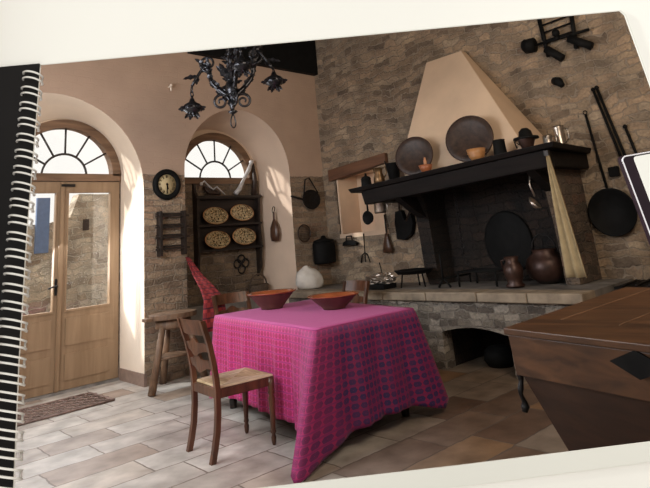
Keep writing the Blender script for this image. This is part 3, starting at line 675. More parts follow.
# ------------------------------------------------------------ chest at right
A = Vector((2.544, 1.528, 0)); ua = Vector((math.cos(math.radians(-105.7)), math.sin(math.radians(-105.7)), 0)); va = Vector((math.cos(math.radians(-13)), math.sin(math.radians(-13)), 0))
cz = 0.90; CL = 1.3; CW = 1.0; RISE = 0.068
ct = thing('dough_chest', 'big brown wooden chest with sloping planked lid and tapering body at right', 'chest', (2.6, 0.9, 0))
def cp(l_, w_, z): p = A + ua * l_ + va * w_; return (p.x, p.y, z)
def lidz(w_): return 0.125 * w_ / CW
m = MB(); n_pl = 4
m.hexa([cp(0, 0, cz - 0.028), cp(CL, 0, cz - 0.028), cp(CL, CW, cz - 0.028 + RISE), cp(0, CW, cz - 0.028 + RISE), cp(0, 0, cz), cp(CL, 0, cz), cp(CL, CW, cz + RISE), cp(0, CW, cz + RISE)])
lid = m.build('lid', 'chest_wood', ct, 0.004)
for l_ in (0.16, 0.46, 0.80, 1.06):
    m = MB(); e = 0.0035; m.hexa([cp(l_, 0.22, cz + RISE * 0.22), cp(l_ + e, 0.22, cz + RISE * 0.22), cp(l_ + e + 0.01, CW * 0.97, cz + RISE * 0.97), cp(l_ + 0.01, CW * 0.97, cz + RISE * 0.97), cp(l_, 0.22, cz + RISE * 0.22 + 0.003), cp(l_ + e, 0.22, cz + RISE * 0.22 + 0.003), cp(l_ + e + 0.01, CW * 0.97, cz + RISE * 0.97 + 0.004), cp(l_ + 0.01, CW * 0.97, cz + RISE * 0.97 + 0.004)]); m.build('board_seam', 'seam', lid)
m = MB(); i0 = 0.02
m.hexa([cp(i0, i0, 0.70), cp(CL - i0, i0, 0.70), cp(CL - i0, CW - i0, 0.70), cp(i0, CW - i0, 0.70), cp(i0 - 0.008, i0 - 0.008, cz - 0.03), cp(CL - i0, i0 - 0.008, cz - 0.03), cp(CL - i0, CW - i0, cz - 0.03 + RISE), cp(i0, CW - i0, cz - 0.03 + RISE)])
m.build('case', 'chest_wood', ct, 0.004)
m = MB(); m.hexa([cp(0.14, 0.27, 0.18), cp(CL - 0.22, 0.27, 0.18), cp(CL - 0.22, CW - 0.27, 0.18), cp(0.14, CW - 0.27, 0.18), cp(0.035, 0.04, 0.702), cp(CL - 0.03, 0.04, 0.702), cp(CL - 0.03, CW - 0.05, 0.702), cp(0.035, CW - 0.05, 0.702)]); m.build('trough', 'chest_dark', ct)
for l_, w_ in ((0.22, 0.32), (CL - 0.3, 0.32), (CL - 0.3, CW - 0.32), (0.22, CW - 0.32)):
    m = MB(); m.cyl(cp(l_, w_, 0), cp(l_, w_, 0.2), 0.03, 8); m.build('leg', 'chest_dark', ct)
# diamond plate on the front face
dl, dz_, dw_, dh = 0.655, 0.825, 0.115, 0.05
m = MB(); nn = Vector((ua.y, -ua.x, 0)); nn = nn if nn.dot(va) < 0 else -nn
pp = [(dl - dw_, dz_), (dl, dz_ - dh), (dl + dw_, dz_), (dl, dz_ + dh)]
vs = []
for h in (-0.001, 0.009):
    for l_, z in pp: p = Vector(cp(l_, 0.010, z)) + nn * h; vs.append(tuple(p))
m.add(vs, [(0, 1, 2, 3), (7, 6, 5, 4), (0, 1, 5, 4), (1, 2, 6, 5), (2, 3, 7, 6), (3, 0, 4, 7)]); m.build('lock_plate', 'black', ct)
# twisted iron drop handle at far end
p = Vector(cp(0.02, 0.05, 0.70)) - ua * 0.015
m = MB(); pts = [p + Vector((0.0 + 0.012 * math.sin(i * 1.2), 0, -0.02 * i)) for i in range(9)]; m.tube(pts, [0.012, 0.014, 0.011, 0.015, 0.010, 0.010, 0.012, 0.02, 0.012], 8); m.build('drop_handle', 'iron', ct)

# ------------------------------------------------------------ chandelier
CH = Vector((3.21, 4.52, 0))
cd = thing('chandelier', 'black wrought iron chandelier of leafy scrolls with hanging candle cups', 'chandelier', (CH.x, CH.y, 2.55)); T = WM[cd]
def c_(r, a, z): return (r * math.cos(a), r * math.sin(a), z)
m = MB(T); m.lathe([(0, 0.08), (0.015, 0.085), (0.05, 0.11), (0.018, 0.13), (0.02, 0.15), (0.055, 0.2), (0.02, 0.215), (0.02, 0.25), (0.045, 0.28), (0.06, 0.34), (0.05, 0.40), (0.02, 0.43), (0.03, 0.46), (0.015, 0.5), (0.015, 0.62), (0.03, 0.65), (0.012, 0.7), (0, 0.72)], 16)
m.build('stem', 'chand_iron', cd)
m = MB(T); m.tube([(0.028 * math.sin(a * PI / 8) * (1 + 0.3 * math.cos(a * PI / 8)), 0, 0.015 - 0.065 * math.cos(a * PI / 8)) for a in range(16)], 0.007, 6, True); m.build('ring_hook', 'chand_iron', cd)
m = MB(T); z = 0.72
while z < 2.45: m.tube([(0.018 * math.sin(a * PI / 4) * (1 if int(z * 20) % 2 else 0), 0.018 * math.sin(a * PI / 4) * (0 if int(z * 20) % 2 else 1), z + 0.03 * math.cos(a * PI / 4)) for a in range(8)], 0.005, 5, True); z += 0.05
m.build('chain', 'chand_iron', cd)
def leafv(m, base, dirv, L, wd):
    base = Vector(base); d = Vector(dirv).normalized(); sd = d.cross(Vector((0.3, 0.5, 0.8))).normalized(); nm = d.cross(sd)
    vs = []; k = 7
    for i in range(k):
        u = i / (k - 1); ww = wd * math.sin(PI * (0.12 + 0.86 * u)) * (1 + 0.45 * ((i % 2) * 2 - 1) * 0.6); c = base + d * L * u + nm * (0.35 * L * u * u)
        vs += [c - sd * ww, c + nm * 0.25 * ww, c + sd * ww]
    vs2 = [v - nm * 0.006 for v in vs]; fs = []
    for i in range(k - 1):
        for q in (0, 1): a = i * 3 + q; fs.append((a, a + 1, a + 4, a + 3)); fs.append((a + 3 * k + 3, a + 4 + 3 * k, a + 1 + 3 * k, a + 3 * k))
        fs.append((i * 3, i * 3 + 3, i * 3 + 3 + 3 * k, i * 3 + 3 * k)); fs.append((i * 3 + 2, i * 3 + 2 + 3 * k, i * 3 + 5 + 3 * k, i * 3 + 5))
    m.add([tuple(v) for v in vs + vs2], fs)
def pendant(par, x, y, ztop, drop, m_name='candle_cup'):
    m = MB(T); z = ztop; i = 0
    while z > ztop - drop:
        m.tube([((0.016 * math.sin(a * PI / 4)) * (i % 2) + x, 0.016 * math.sin(a * PI / 4) * (1 - i % 2) + y, z - 0.03 + 0.032 * math.cos(a * PI / 4)) for a in range(8)], 0.006, 5, True); z -= 0.048; i += 1
    m.build('cup_chain', 'chand_iron', par)
    m = MB(T @ TR((x, y, z - 0.16))); m.lathe([(0, 0), (0.02, 0.01), (0.05, 0.035), (0.085, 0.06), (0.095, 0.09), (0.08, 0.12), (0.05, 0.135), (0.03, 0.15), (0.02, 0.18), (0, 0.19)], 14)
    for k in range(8):
        a = k * PI / 4; leafv(m, (0.07 * math.cos(a), 0.07 * math.sin(a), 0.07), (math.cos(a), math.sin(a), 0.5), 0.065, 0.025)
    for k in range(6):
        a = k * PI / 3 + 0.3; leafv(m, (0.03 * math.cos(a), 0.03 * math.sin(a), 0.03), (math.cos(a), math.sin(a), -0.6), 0.06, 0.02)
    m.build(m_name, 'chand_iron', par)
arms = [(math.radians(140), 0.36, 0.12, 1.0), (math.radians(-30), 0.40, 0.02, 1.45), (math.radians(-110), 0.36, 0.04, 1.6), (math.radians(60), 0.36, 0.04, 1.5)]
for i, (a, R, drop, hi) in enumerate(arms):
    ca, sa = math.cos(a), math.sin(a); m = MB(T)
    pts = []
    for k in range(26):
        u = k / 25; r = 0.03 + R * (u + 0.16 * math.sin(2 * PI * u)); zz = 0.27 + 0.42 * hi * (u ** 1.1 if u < 0.78 else 0.78 ** 1.1) + 0.05 * math.sin(PI * min(1, u / 0.78)) - 1.9 * max(0, u - 0.78) ** 1.5
        pts.append((r * ca, r * sa, zz))
    m.tube(pts, [0.026 - 0.012 * k / 25 for k in range(26)], 8)
    # lower scroll
    sp = []
    for k in range(30):
        th = k / 29 * PI * 3.2; rr = 0.085 * (1 - k / 36)
        sp.append((0.11 + rr * math.cos(PI + th), 0, 0.215 - rr * math.sin(PI + th)))
    m.tube([(x * ca, x * sa, z_) for x, _, z_ in sp], [0.016 - 0.006 * k / 29 for k in range(30)], 6)
    sp = []
    for k in range(30):
        th = k / 29 * PI * 3.0; rr = 0.085 * (1 - k / 38)
        sp.append((R * 0.62 + rr * math.cos(-PI / 2 + th), 0, 0.46 + 0.16 * hi + rr * math.sin(-PI / 2 + th)))
    m.tube([(x * ca, x * sa, z_) for x, _, z_ in sp], [0.015 - 0.006 * k / 29 for k in range(30)], 6)
    arm = m.build('scroll_arm', 'chand_iron', cd)
    m = MB(T)
    for k in (3, 7, 11, 15, 19, 23):
        p = Vector(pts[k]); t = (Vector(pts[k + 1]) - Vector(pts[k - 1])).normalized(); sd = Vector((-sa, ca, 0))
        leafv(m, p, t + Vector((0, 0, 0.9)), 0.13, 0.026); leafv(m, p, t * 0.6 + sd + Vector((0, 0, 0.3)), 0.08, 0.020); leafv(m, p, t * 0.6 - sd - Vector((0, 0, 0.3)), 0.08, 0.020); leafv(m, p, -t * 0.2 - Vector((0, 0, 0.9)), 0.06, 0.018)
    m.build('leaf', 'chand_iron', arm)
    e = pts[-1]; pendant(arm, e[0], e[1], e[2], drop)
for k in range(6):
    a = k * PI / 3; m = MB(T); leafv(m, c_(0.03, a, 0.44), (math.cos(a) * 0.5, math.sin(a) * 0.5, 0.9), 0.18, 0.035); m.build('crown_leaf', 'chand_iron', cd)

# ------------------------------------------------------------ back wall objects
ck = thing('wall_clock', 'round black framed wall clock with cream dial between door and window', 'clock', (3.56, YB, 2.02))
T = look((3.56, YB - 0.003, 2.205), (0, -1, 0))
MB(T).lathe([(0.185, 0), (0.19, 0.02), (0.175, 0.045), (0.14, 0.05), (0.125, 0.035), (0.122, 0.012), (0, 0.012)], 40).build('case', 'black', ck)
dial = MB(T).lathe([(0.123, 0.012), (0.123, 0.018), (0, 0.018)], 36).build('dial', 'dial', ck)
ROM = ['XII', 'I', 'II', 'III', 'IIII', 'V', 'VI', 'VII', 'VIII', 'IX', 'X', 'XI']
for h in range(12):
    R_ = T @ Matrix.Rotation(-h * PI / 6, 4, 'Z'); s_ = ROM[h]; wch = 0.011
    x = -wch * (len(s_) - 1) / 2
    m = MB(R_)
    for chh in s_:
        b0, b1 = 0.083, 0.113
        def bar(xa, xb): m.hexa([(xa - 0.0018, b0, 0.018), (xa + 0.0018, b0, 0.018), (xb + 0.0018, b1, 0.018), (xb - 0.0018, b1, 0.018), (xa - 0.0018, b0, 0.021), (xa + 0.0018, b0, 0.021), (xb + 0.0018, b1, 0.021), (xb - 0.0018, b1, 0.021)])
        if chh == 'I': bar(x, x)
        elif chh == 'V': bar(x, x - 0.005); bar(x, x + 0.005)
        else: bar(x - 0.005, x + 0.005); bar(x + 0.005, x - 0.005)
        x += wch
    m.build('numeral', 'black', dial)
m = MB(T); m.box((-0.005, -0.085, 0.021), (0.005, 0.02, 0.025)).box((-0.006, -0.02, 0.021), (0.006, 0.06, 0.025), Matrix.Rotation(math.radians(195), 4, 'Z')).lathe([(0.012, 0.02), (0.012, 0.03), (0, 0.03)], 12); m.build('hands', 'black', dial)

rk = thing('plate_rack', 'small dark ladder-like wooden rack hanging on brick wall under the clock', 'rack', (3.6, YB, 1.38))
m = MB()
for x in (3.44, 3.76): MB().box((x - 0.016, YB - 0.10, 1.36), (x + 0.016, YB - 0.002, 1.88), bev=0.004).build('upright', 'dark_wood', rk)
m = MB()
for z in (1.43, 1.56, 1.68, 1.81): m.box((3.38, YB - 0.085, z), (3.82, YB - 0.06, z + 0.022)).box((3.40, YB - 0.05, z + 0.03), (3.80, YB - 0.03, z + 0.05))
m.build('rung', 'dark_wood', rk)
hk = MB(); hk.cyl((3.62, YB, 3.46), (3.62, YB - 0.05, 3.47), 0.016); hk.ball((3.62, YB - 0.055, 3.475), 0.022, 10); hk.cyl((3.62, YB - 0.05, 3.47), (3.62, YB - 0.055, 3.40), 0.012)
tag(hk.build('wall_hook', 'reveal'), 'small pale plaster-coloured hook high on the pink wall above the clock', 'hook')

# display shelf in the recess
sf = thing('display_shelf', 'dark wooden shelf unit standing against the recess stone wall, holding painted dishes', 'shelf', (4.92, YD, 1.1))
ya = YD - 0.13
for x in (4.37, 5.43):
    m = MB(); m.prism([[(YD - 0.003, 0.95), (YD - 0.10, 1.1), (ya + 0.03, 1.2), (ya, 1.4), (ya + 0.02, 1.75), (ya, 2.1), (YD - 0.06, 2.18), (YD - 0.04, 2.30), (YD - 0.003, 2.32)]], lambda u, v, h: (h, u, v), x - 0.017, x + 0.017)
    m.build('side_panel', 'dark_wood', sf)
for z in (2.08, 1.70, 1.36): MB().box((4.36, ya, z), (5.46, YD - 0.003, z + 0.03)).build('shelf_board', 'dark_wood', sf)
m = MB(); m.box((4.38, YD - 0.02, 1.36), (5.42, YD - 0.003, 2.10)).box((4.33, ya - 0.02, 2.095), (5.47, ya + 0.04, 2.125)); m.build('back_board', 'dark_wood', sf)
pl_lab = ['upper left painted oval dish on the dark recess shelf', 'upper right painted oval dish on the dark recess shelf', 'lower left painted oval dish on the dark recess shelf', 'lower right painted oval dish on the dark recess shelf']
p0 = None
for i, (x, z) in enumerate(((4.65, 1.84), (5.11, 1.87), (4.67, 1.51), (5.13, 1.53))):
    if p0 is None:
        p0 = thing('painted_dish', pl_lab[0], 'dish', (x, ya + 0.035, z), 0, 'painted dishes on the recess shelf')
        T = look((x, ya + 0.035, z), (0, -1, 0.25))
        MB(T).lathe([(0, 0), (0.10, 0.0), (0.20, 0.022), (0.205, 0.028), (0.195, 0.03), (0.11, 0.012), (0, 0.01)], 32, None, 1.0, 0.60).build('dish_body', 'maiolica', p0)
        MB(T).lathe([(0.192, 0.027), (0.207, 0.026), (0.21, 0.031), (0.195, 0.034)], 32, None, 1.0, 0.60, False).build('rim', 'honey', p0)
    else: dup(p0, (x, ya + 0.035, z), 0, pl_lab[i])
# on top of the shelf: a box grater-like wedge and a leaning pestle
a_ = thing('hand_bellows', 'old dark bellows with pale bent handle lying at left on top of recess shelf', 'bellows', (4.55, YD - 0.1, 2.125))
m = MB(); m.tube([(4.50, YD - 0.09, 2.26), (4.56, YD - 0.09, 2.20), (4.66, YD - 0.09, 2.19), (4.76, YD - 0.09, 2.16)], [0.03, 0.06, 0.06, 0.03], 10, False, None, 0.6); m.build('bag', 'dark_brown', a_)
m = MB(); m.tube([(4.41, YD - 0.14, 2.28), (4.46, YD - 0.15, 2.33), (4.55, YD - 0.15, 2.25), (4.60, YD - 0.16, 2.21), (4.66, YD - 0.16, 2.25), (4.80, YD - 0.15, 2.14)], 0.012, 6).ball((4.42, YD - 0.14, 2.29), 0.024, 10); m.build('handle', 'white_iron', a_)
a_ = thing('pestle', 'long pale pestle with round head leaning at right on top of the recess shelf', 'pestle', (5.15, YD - 0.10, 2.125))
m = MB(); m.tube([(5.00, YD - 0.13, 2.15), (5.08, YD - 0.12, 2.22), (5.18, YD - 0.11, 2.37), (5.28, YD - 0.1, 2.50), (5.33, YD - 0.1, 2.60)], [0.035, 0.036, 0.022, 0.034, 0.026], 10); m.build('shaft', 'white_iron', a_)
m = MB(); m.ball((5.34, YD - 0.1, 2.63), 0.036, 12); m.build('knob', 'white_iron', a_)
m = MB(); m.tube([(5.38, YD - 0.06, 2.127), (5.42, YD - 0.06, 2.38), (5.41, YD - 0.05, 2.62)], [0.04, 0.035, 0.018], 8)
tag(m.build('wooden_paddle', 'dark_brown'), 'dark upright paddle behind the pale pestle on the recess shelf', 'paddle')
# flask hung on jamb
fl = thing('hanging_flask', 'brown long-necked flask hanging on the pale window jamb', 'flask', (5.50, 6.85, 1.4)); T = TR((5.475, 6.80, 1.42))
m = MB(T); m.lathe([(0, 0), (0.075, 0.01), (0.09, 0.08), (0.085, 0.2), (0.05, 0.27), (0.022, 0.32), (0.02, 0.40), (0.026, 0.42), (0, 0.42)], 20, None, 0.55, 1.0); m.build('body', 'flask', fl)
m = MB(T); m.tube([(0.025 * math.cos(a * PI / 5) * 0.4, 0.03 * math.sin(a * PI / 5), 0.46 + 0.045 * math.cos(a * PI / 5)) for a in range(10)], 0.006, 5, True); m.build('hanging_loop', 'iron', fl)
# basket and small vase on the recess ledge
struct(MB().box((3.9, YD - 0.30, 0.0), (5.52, YD - 0.003, 0.70)).build('trim_5', 'slab_top'))
bk = thing('wicker_basket', 'dark wicker basket with arched handle on the recess ledge behind the chairs', 'basket', (5.3, YD - 0.17, 0.70)); T = WM[bk]
m = MB(T); m.lathe([(0, 0), (0.11, 0), (0.15, 0.07), (0.16, 0.14), (0.15, 0.15), (0.13, 0.07), (0, 0.02)], 24, None, 1.0, 0.8); m.build('body', 'wicker', bk)
m = MB(T); m.tube([(0.15 * math.cos(PI * a / 12), 0, 0.13 + 0.16 * math.sin(PI * a / 12)) for a in range(13)], 0.012, 6); m.build('handle', 'wicker', bk)
iv = thing('iron_trivet', 'dark openwork iron ornament hanging low in the window recess', 'ironwork', (5.12, YD - 0.03, 1.02))
m = MB()
for cx, cz_ in ((5.05, 1.16), (5.19, 1.16), (5.12, 1.08), (5.12, 1.22)): m.tube([(cx + 0.06 * math.cos(a * PI / 6), YD - 0.03, cz_ + 0.06 * math.sin(a * PI / 6)) for a in range(12)], 0.011, 5, True)
m.build('scrollwork', 'iron', iv)
# red checked cloth hung from recess edge
def strip(name, path, w0, w1, mat, label, cat, side=(1, 0, 0), fold=0.02, nf=3):
    n = len(path) - 1; vs = []; fs = []; uv = []; K = 12; L = 0
    for i, p in enumerate(path):
        if i: L += (Vector(p) - Vector(path[i - 1])).length
        w_ = w0 + (w1 - w0) * (i / n); sdv = Vector(side).normalized(); fw = Vector((sdv.y, -sdv.x, 0))
        for k in range(K + 1):
            u = k / K - 0.5; q = Vector(p) + sdv * (w_ * u) + fw * (fold * math.sin(u * nf * 2 * PI) * (0.4 + 0.6 * i / n)); vs.append(tuple(q)); uv.append((u * w1, -L))
    for i in range(n):
        for k in range(K): a = i * (K + 1) + k; fs.append((a, a + 1, a + K + 2, a + K + 1))
    mb = MB(); mb.add(vs, fs, True); o = mb.build(name, mat)
    ul = o.data.uv_layers.new(name='UVMap')
    for lp in o.data.loops: ul.data[lp.index].uv = uv[lp.vertex_index]
    md = o.modifiers.new('solid', 'SOLIDIFY'); md.thickness = 0.006
    return tag(o, label, cat)
def interp(pts, n):
    out = []
    for a, b in zip(pts, pts[1:]):
        for k in range(n): out.append(tuple(Vector(a).lerp(Vector(b), k / n)))
    return out + [pts[-1]]
strip('checked_cloth', interp([(3.80, 6.44, 1.33), (3.76, 6.15, 1.12), (3.70, 5.85, 0.98), (3.66, 5.66, 0.86), (3.62, 5.60, 0.55)], 4), 0.05, 0.30, 'red_check', 'red checked woven cloth slung from recess edge down to the far chair', 'cloth', (1, -0.2, 0), 0.012, 2)
# right end of the back wall: skimmer, wire basket, lidded box pot, sack
sk = thing('skimmer', 'round long-handled iron skimmer hanging highest on the back wall near the corner', 'skimmer', (5.88, YB, 1.85)); T = look((5.90, YB - 0.03, 1.98), (0, -1, 0)) @ Matrix.Scale(1.35, 4)
MB(T).lathe([(0, 0), (0.08, 0.0), (0.13, 0.03), (0.135, 0.035), (0.12, 0.035), (0.07, 0.012), (0, 0.01)], 24, None, 1, 0.8).build('bowl', 'iron', sk)
MB(T).tube([(-0.12, 0.0, 0.03), (-0.28, 0.04, 0.02)], 0.012, 6).build('handle', 'iron', sk)
MB(T).tube([(-0.10, 0.06, 0.03), (-0.06, 0.22, 0.02), (0.0, 0.24, 0.02), (0.11, 0.07, 0.03)], 0.008, 6).build('bail', 'iron', sk)
wb = thing('wire_sieve', 'shallow rusty sieve hanging under the skimmer near the alcove', 'sieve', (5.72, YB, 1.35)); T = look((5.73, YB - 0.03, 1.5), (0, -1, 0))
MB(T).tube([(0.12 * math.cos(a * PI / 12), 0.12 * math.sin(a * PI / 12), 0.02) for a in range(24)], 0.01, 6, True).build('rim', 'dark_brown', wb)
m = MB(T)
for k in range(-4, 5): r = math.sqrt(0.12 ** 2 - (k * 0.025) ** 2); m.cyl((k * 0.025, -r, 0.015), (k * 0.025, r, 0.015), 0.003, 4).cyl((-r, k * 0.025, 0.015), (r, k * 0.025, 0.015), 0.003, 4)
m.build('mesh', 'dark_brown', wb)
bp = thing('lidded_pot', 'square-shouldered black lidded pot hanging on the back wall above white sack', 'pot', (6.02, YB, 1.05))
m = MB(TR((6.02, YB - 0.13, 1.05))); m.lathe([(0, 0), (0.175, 0), (0.185, 0.03), (0.185, 0.28), (0.17, 0.30), (0, 0.30)], 20, None, 1.0, 0.75); m.build('body', 'black', bp)
m = MB(TR((6.02, YB - 0.13, 1.35))); m.lathe([(0.17, 0.0), (0.16, 0.03), (0.05, 0.055), (0.03, 0.09), (0, 0.095)], 20, None, 1.0, 0.75); m.build('lid', 'black', bp)
# sack
bm = bmesh.new(); bmesh.ops.create_icosphere(bm, subdivisions=4, radius=1)
for v in bm.verts:
    c = v.co; k = 1 + 0.10 * noise.noise(c * 2.2) + 0.04 * noise.noise(c * 6)
    r_ = 0.21 * (1 - 0.30 * max(0, c.z) ** 2); v.co = Vector((c.x * r_ * k - 0.05 * c.z, c.y * r_ * 0.8 * k, 0.11 + c.z * 0.19 * k)); v.co.z = max(v.co.z, 0)
me = bpy.data.meshes.new('sack'); bm.to_mesh(me); bm.free(); me.materials.append(M['sack'])
for p in me.polygons: p.use_smooth = True
o = bpy.data.objects.new('sack', me); C.objects.link(o); o.location = (5.62, 6.28, 0.752); tag(o, 'plump white cloth sack resting on stone ledge in the corner', 'sack')

# ------------------------------------------------------------ objects hung under / left of mantel, on the right wall
def hang_pan(name, label, cat, y, z, R, x=XR, hdir=(0, 0.02, 1), hl=0.35, depth=0.03, mat='iron', lens=1.0):
    t = thing(name, label, cat, (x - 0.03, y, z - R))
    T = look((x - 0.006, y, z), (-1, 0, 0))
    MB(T).lathe([(0, 0), (R * 0.85, 0), (R, depth), (R * 1.02, depth + 0.006), (R * 0.96, depth + 0.006), (R * 0.8, 0.01), (0, 0.01)], 32).build('pan', mat, t)
    d = Vector(hdir).normalized(); p = Vector((x - 0.02, y, z))
    m = MB(); m.tube([p + d * R * 0.97, p + d * (R + hl * 0.5), p + d * (R + hl)], [0.014, 0.012, 0.014], 6); e = p + d * (R + hl + 0.02)
    m.tube([e + Vector((0, 0.02 * math.cos(a * PI / 5), 0.02 * math.sin(a * PI / 5))) for a in range(10)], 0.005, 5, True); m.build('handle', mat, t)
    return t
hang_pan('frying_pan', 'large black frying pan hanging by a long handle right of the fireplace', 'pan', 2.27, 1.385, 0.235, hdir=(0, 0.07, 1), hl=0.80, depth=0.06, mat='black')
for i, (y0, z0, y1, z1, nm, lab) in enumerate((
    (2.21, 2.66, 2.03, 1.60, 'fire_poker', 'long black iron fire poker leaning down the wall, upper tip beside its twin'),
    (2.17, 2.67, 1.99, 1.62, 'fire_rod', 'long thin black rod just right of the fire poker'),
    (1.98, 2.21, 1.90, 1.72, 'fire_tongs', 'short thin black iron rod highest at the far right, above the white slab'))):
    t = thing(nm, lab, 'fire tool', (XR - 0.03, (y0 + y1) / 2, z1)); m = MB(); m.tube([(XR - 0.025, y0, z0), (XR - 0.025, y1, z1)], 0.014, 6); m.build('shaft', 'black', t)
    m = MB(); m.ball((XR - 0.025, y0, z0), 0.022, 10); m.build('knob', 'black', t)
tag(MB().box((XR - 0.05, 2.13, 1.73), (XR - 0.002, 2.23, 1.83), bev=0.006).build('iron_block', 'black'), 'small square black iron block on the stone wall behind the frying pan', 'block')
m = MB(); m.tube([(XR - 0.02, 2.60, 2.86), (XR - 0.06, 2.54, 2.83), (XR - 0.08, 2.50, 2.77)], [0.045, 0.05, 0.03], 8)
tag(m.build('bracket_stub', 'black', None), 'little black lump fixed to the stone wall above the coffee mill', 'bracket')
# roasting jack
rj = thing('roasting_jack', 'black wooden roasting jack with a drum, mounted high on the stone wall', 'roasting jack', (XR - 0.1, 2.45, 3.1))
m = MB(); m.tube([(XR - 0.10, 2.82, 3.32), (XR - 0.10, 2.71, 3.31)], [0.085, 0.085], 16).tube([(XR - 0.10, 2.85, 3.335), (XR - 0.10, 2.82, 3.33)], [0.055, 0.08], 16); m.build('drum', 'black', rj)
m = MB(); m.tube([(XR - 0.07, 2.71, 3.31), (XR - 0.07, 2.10, 3.30)], 0.016, 6); m.build('axle', 'black', rj)
for (ya_, yb_) in ((2.60, 2.62), (2.28, 2.25)):
    m = MB(); m.tube([(XR - 0.05, ya_, 3.14), (XR - 0.05, yb_, 3.62)], 0.026, 4); m.build('upright', 'black', rj)
m = MB()
for z in (3.33, 3.43, 3.52): m.tube([(XR - 0.05, 2.60, z), (XR - 0.05, 2.27, z + 0.01)], 0.012, 4)
m.ball((XR - 0.09, 2.45, 3.37), 0.045, 8).ball((XR - 0.09, 2.45, 3.31), 0.03, 8); m.build('spindle', 'black', rj)
for (pa, pb) in (((XR - 0.07, 2.60, 3.23), (XR - 0.07, 2.44, 3.07)), ((XR - 0.07, 2.33, 3.27), (XR - 0.07, 2.11, 3.11))):
    m = MB(); m.tube([pa, pb], 0.048, 6); m.build('foot', 'black', rj)

hang_pan('small_skillet', 'small round black skillet hanging from the left end of the mantel', 'pan', 5.02, 1.60, 0.085, x=5.6, hdir=(0, 0.02, 1), hl=0.20, mat='black')
mg = thing('hanging_mug', 'grey metal mug hanging under the left of mantel', 'mug', (5.5, 4.72, 1.7)); T = TR((5.45, 4.70, 1.63))
MB(T).lathe([(0, 0), (0.07, 0), (0.075, 0.02), (0.07, 0.13), (0.075, 0.14), (0.065, 0.14), (0.06, 0.02), (0, 0.015)], 20).build('body', 'pewter', mg)
m = MB(T); m.tube([(0, -0.07, 0.11), (0, -0.12, 0.10), (0, -0.12, 0.04), (0, -0.07, 0.03)], 0.008, 6); m.tube([(0, 0, 0.14), (0, 0, 0.22)], 0.005, 4); m.build('handle', 'pewter', mg)
bl = thing('leather_bellows', 'black fireside bellows hanging on the lit stone beside the fire opening', 'bellows', (XR - 0.05, 4.95, 1.28))
m = MB(); T = look((XR - 0.05, 4.93, 1.47), (-1, 0, 0)); m.T = T
m.prism([[(-0.15, -0.17), (-0.02, -0.19), (0.10, -0.12), (0.15, 0.02), (0.13, 0.15), (0.02, 0.06), (-0.03, 0.20), (-0.13, 0.19), (-0.16, 0.05)]], lambda u, v, h: (u, v, h), -0.04, 0.04); m.build('board', 'black', bl, 0.01)
m = MB(T); m.cyl((-0.08, 0.19, 0), (-0.08, 0.36, 0), 0.014).cyl((0.05, 0.05, 0.045), (0.14, 0.19, 0.045), 0.012); m.build('handle', 'dark_brown', bl)
br_ = thing('straw_broom', 'small brown hearth broom hanging below the mug', 'broom', (XR - 0.04, 5.3, 1.15))
m = MB(TR((XR - 0.06, 5.28, 1.14))); m.lathe([(0, 0), (0.085, 0.0), (0.075, 0.08), (0.035, 0.20), (0.02, 0.25), (0, 0.25)], 14, None, 0.5, 1.0); m.build('bristles', 'flask', br_)
m = MB(TR((XR - 0.05, 5.28, 1.39))); m.cyl((0, 0, 0), (0, 0.0, 0.25), 0.012); m.build('handle', 'dark_brown', br_)
ir = thing('flat_iron', 'dark flat iron hanging under the plastered niche', 'iron', (XR - 0.05, 5.99, 1.26)); T = TR((XR - 0.05, 5.99, 1.27))
m = MB(T); m.prism([[(-0.13, 0), (0.13, 0), (0.11, 0.05), (0.04, 0.075), (-0.06, 0.07), (-0.15, 0.03)]], lambda u, v, h: (h, u, v), -0.03, 0.03); m.build('sole', 'black', ir)
m = MB(T); m.tube([(0, -0.05, 0.06), (0, -0.04, 0.13), (0, 0.06, 0.13), (0, 0.07, 0.06)], 0.01, 6); m.build('handle', 'black', ir)
tv = thing('toasting_fork', 'thin iron toasting fork hanging below the niche with round head down', 'fork', (XR - 0.03, 5.74, 1.03)); x = XR - 0.025
m = MB(); m.cyl((x, 5.74, 1.15), (x, 5.73, 1.42), 0.009, 6); m.build('shaft', 'black', tv)
m = MB(); m.tube([(x, 5.66, 1.02), (x, 5.69, 1.12), (x, 5.74, 1.16), (x, 5.80, 1.12), (x, 5.83, 1.02)], 0.009, 6).tube([(x, 5.74, 1.16), (x, 5.745, 1.03)], 0.008, 6); m.build('prongs', 'black', tv)
# ladle hanging in the fire opening
ld = thing('ladle', 'long grey ladle hanging in front of the black fire opening', 'ladle', (5.45, 2.78, 1.5))
m = MB(); m.tube([(5.45, 2.69, 1.88), (5.44, 2.72, 1.72), (5.42, 2.68, 1.60)], 0.009, 6); m.build('handle', 'pewter', ld)
m = MB(TR((5.42, 2.70, 1.53), 0, math.radians(50))); m.lathe([(0, -0.03), (0.035, -0.02), (0.052, 0.02), (0.048, 0.02), (0.03, -0.012), (0, -0.02)], 16, None, 1, 1.5); m.build('bowl', 'pewter', ld)
# towel
strip('towel', interp([(5.21, 2.38, 1.96), (5.21, 2.36, 1.5), (5.21, 2.33, 0.86)], 8), 0.025, 0.27, 'towel', 'long straw-yellow towel hanging from the right end of mantel', 'towel', (-0.35, -1, 0), 0.03, 2.5)
t = tag(MB().box((5.19, 2.36, 1.94), (5.235, 2.40, 1.99)).build('towel_peg', 'dark_wood'), 'tiny dark peg that holds the yellow towel', 'peg')

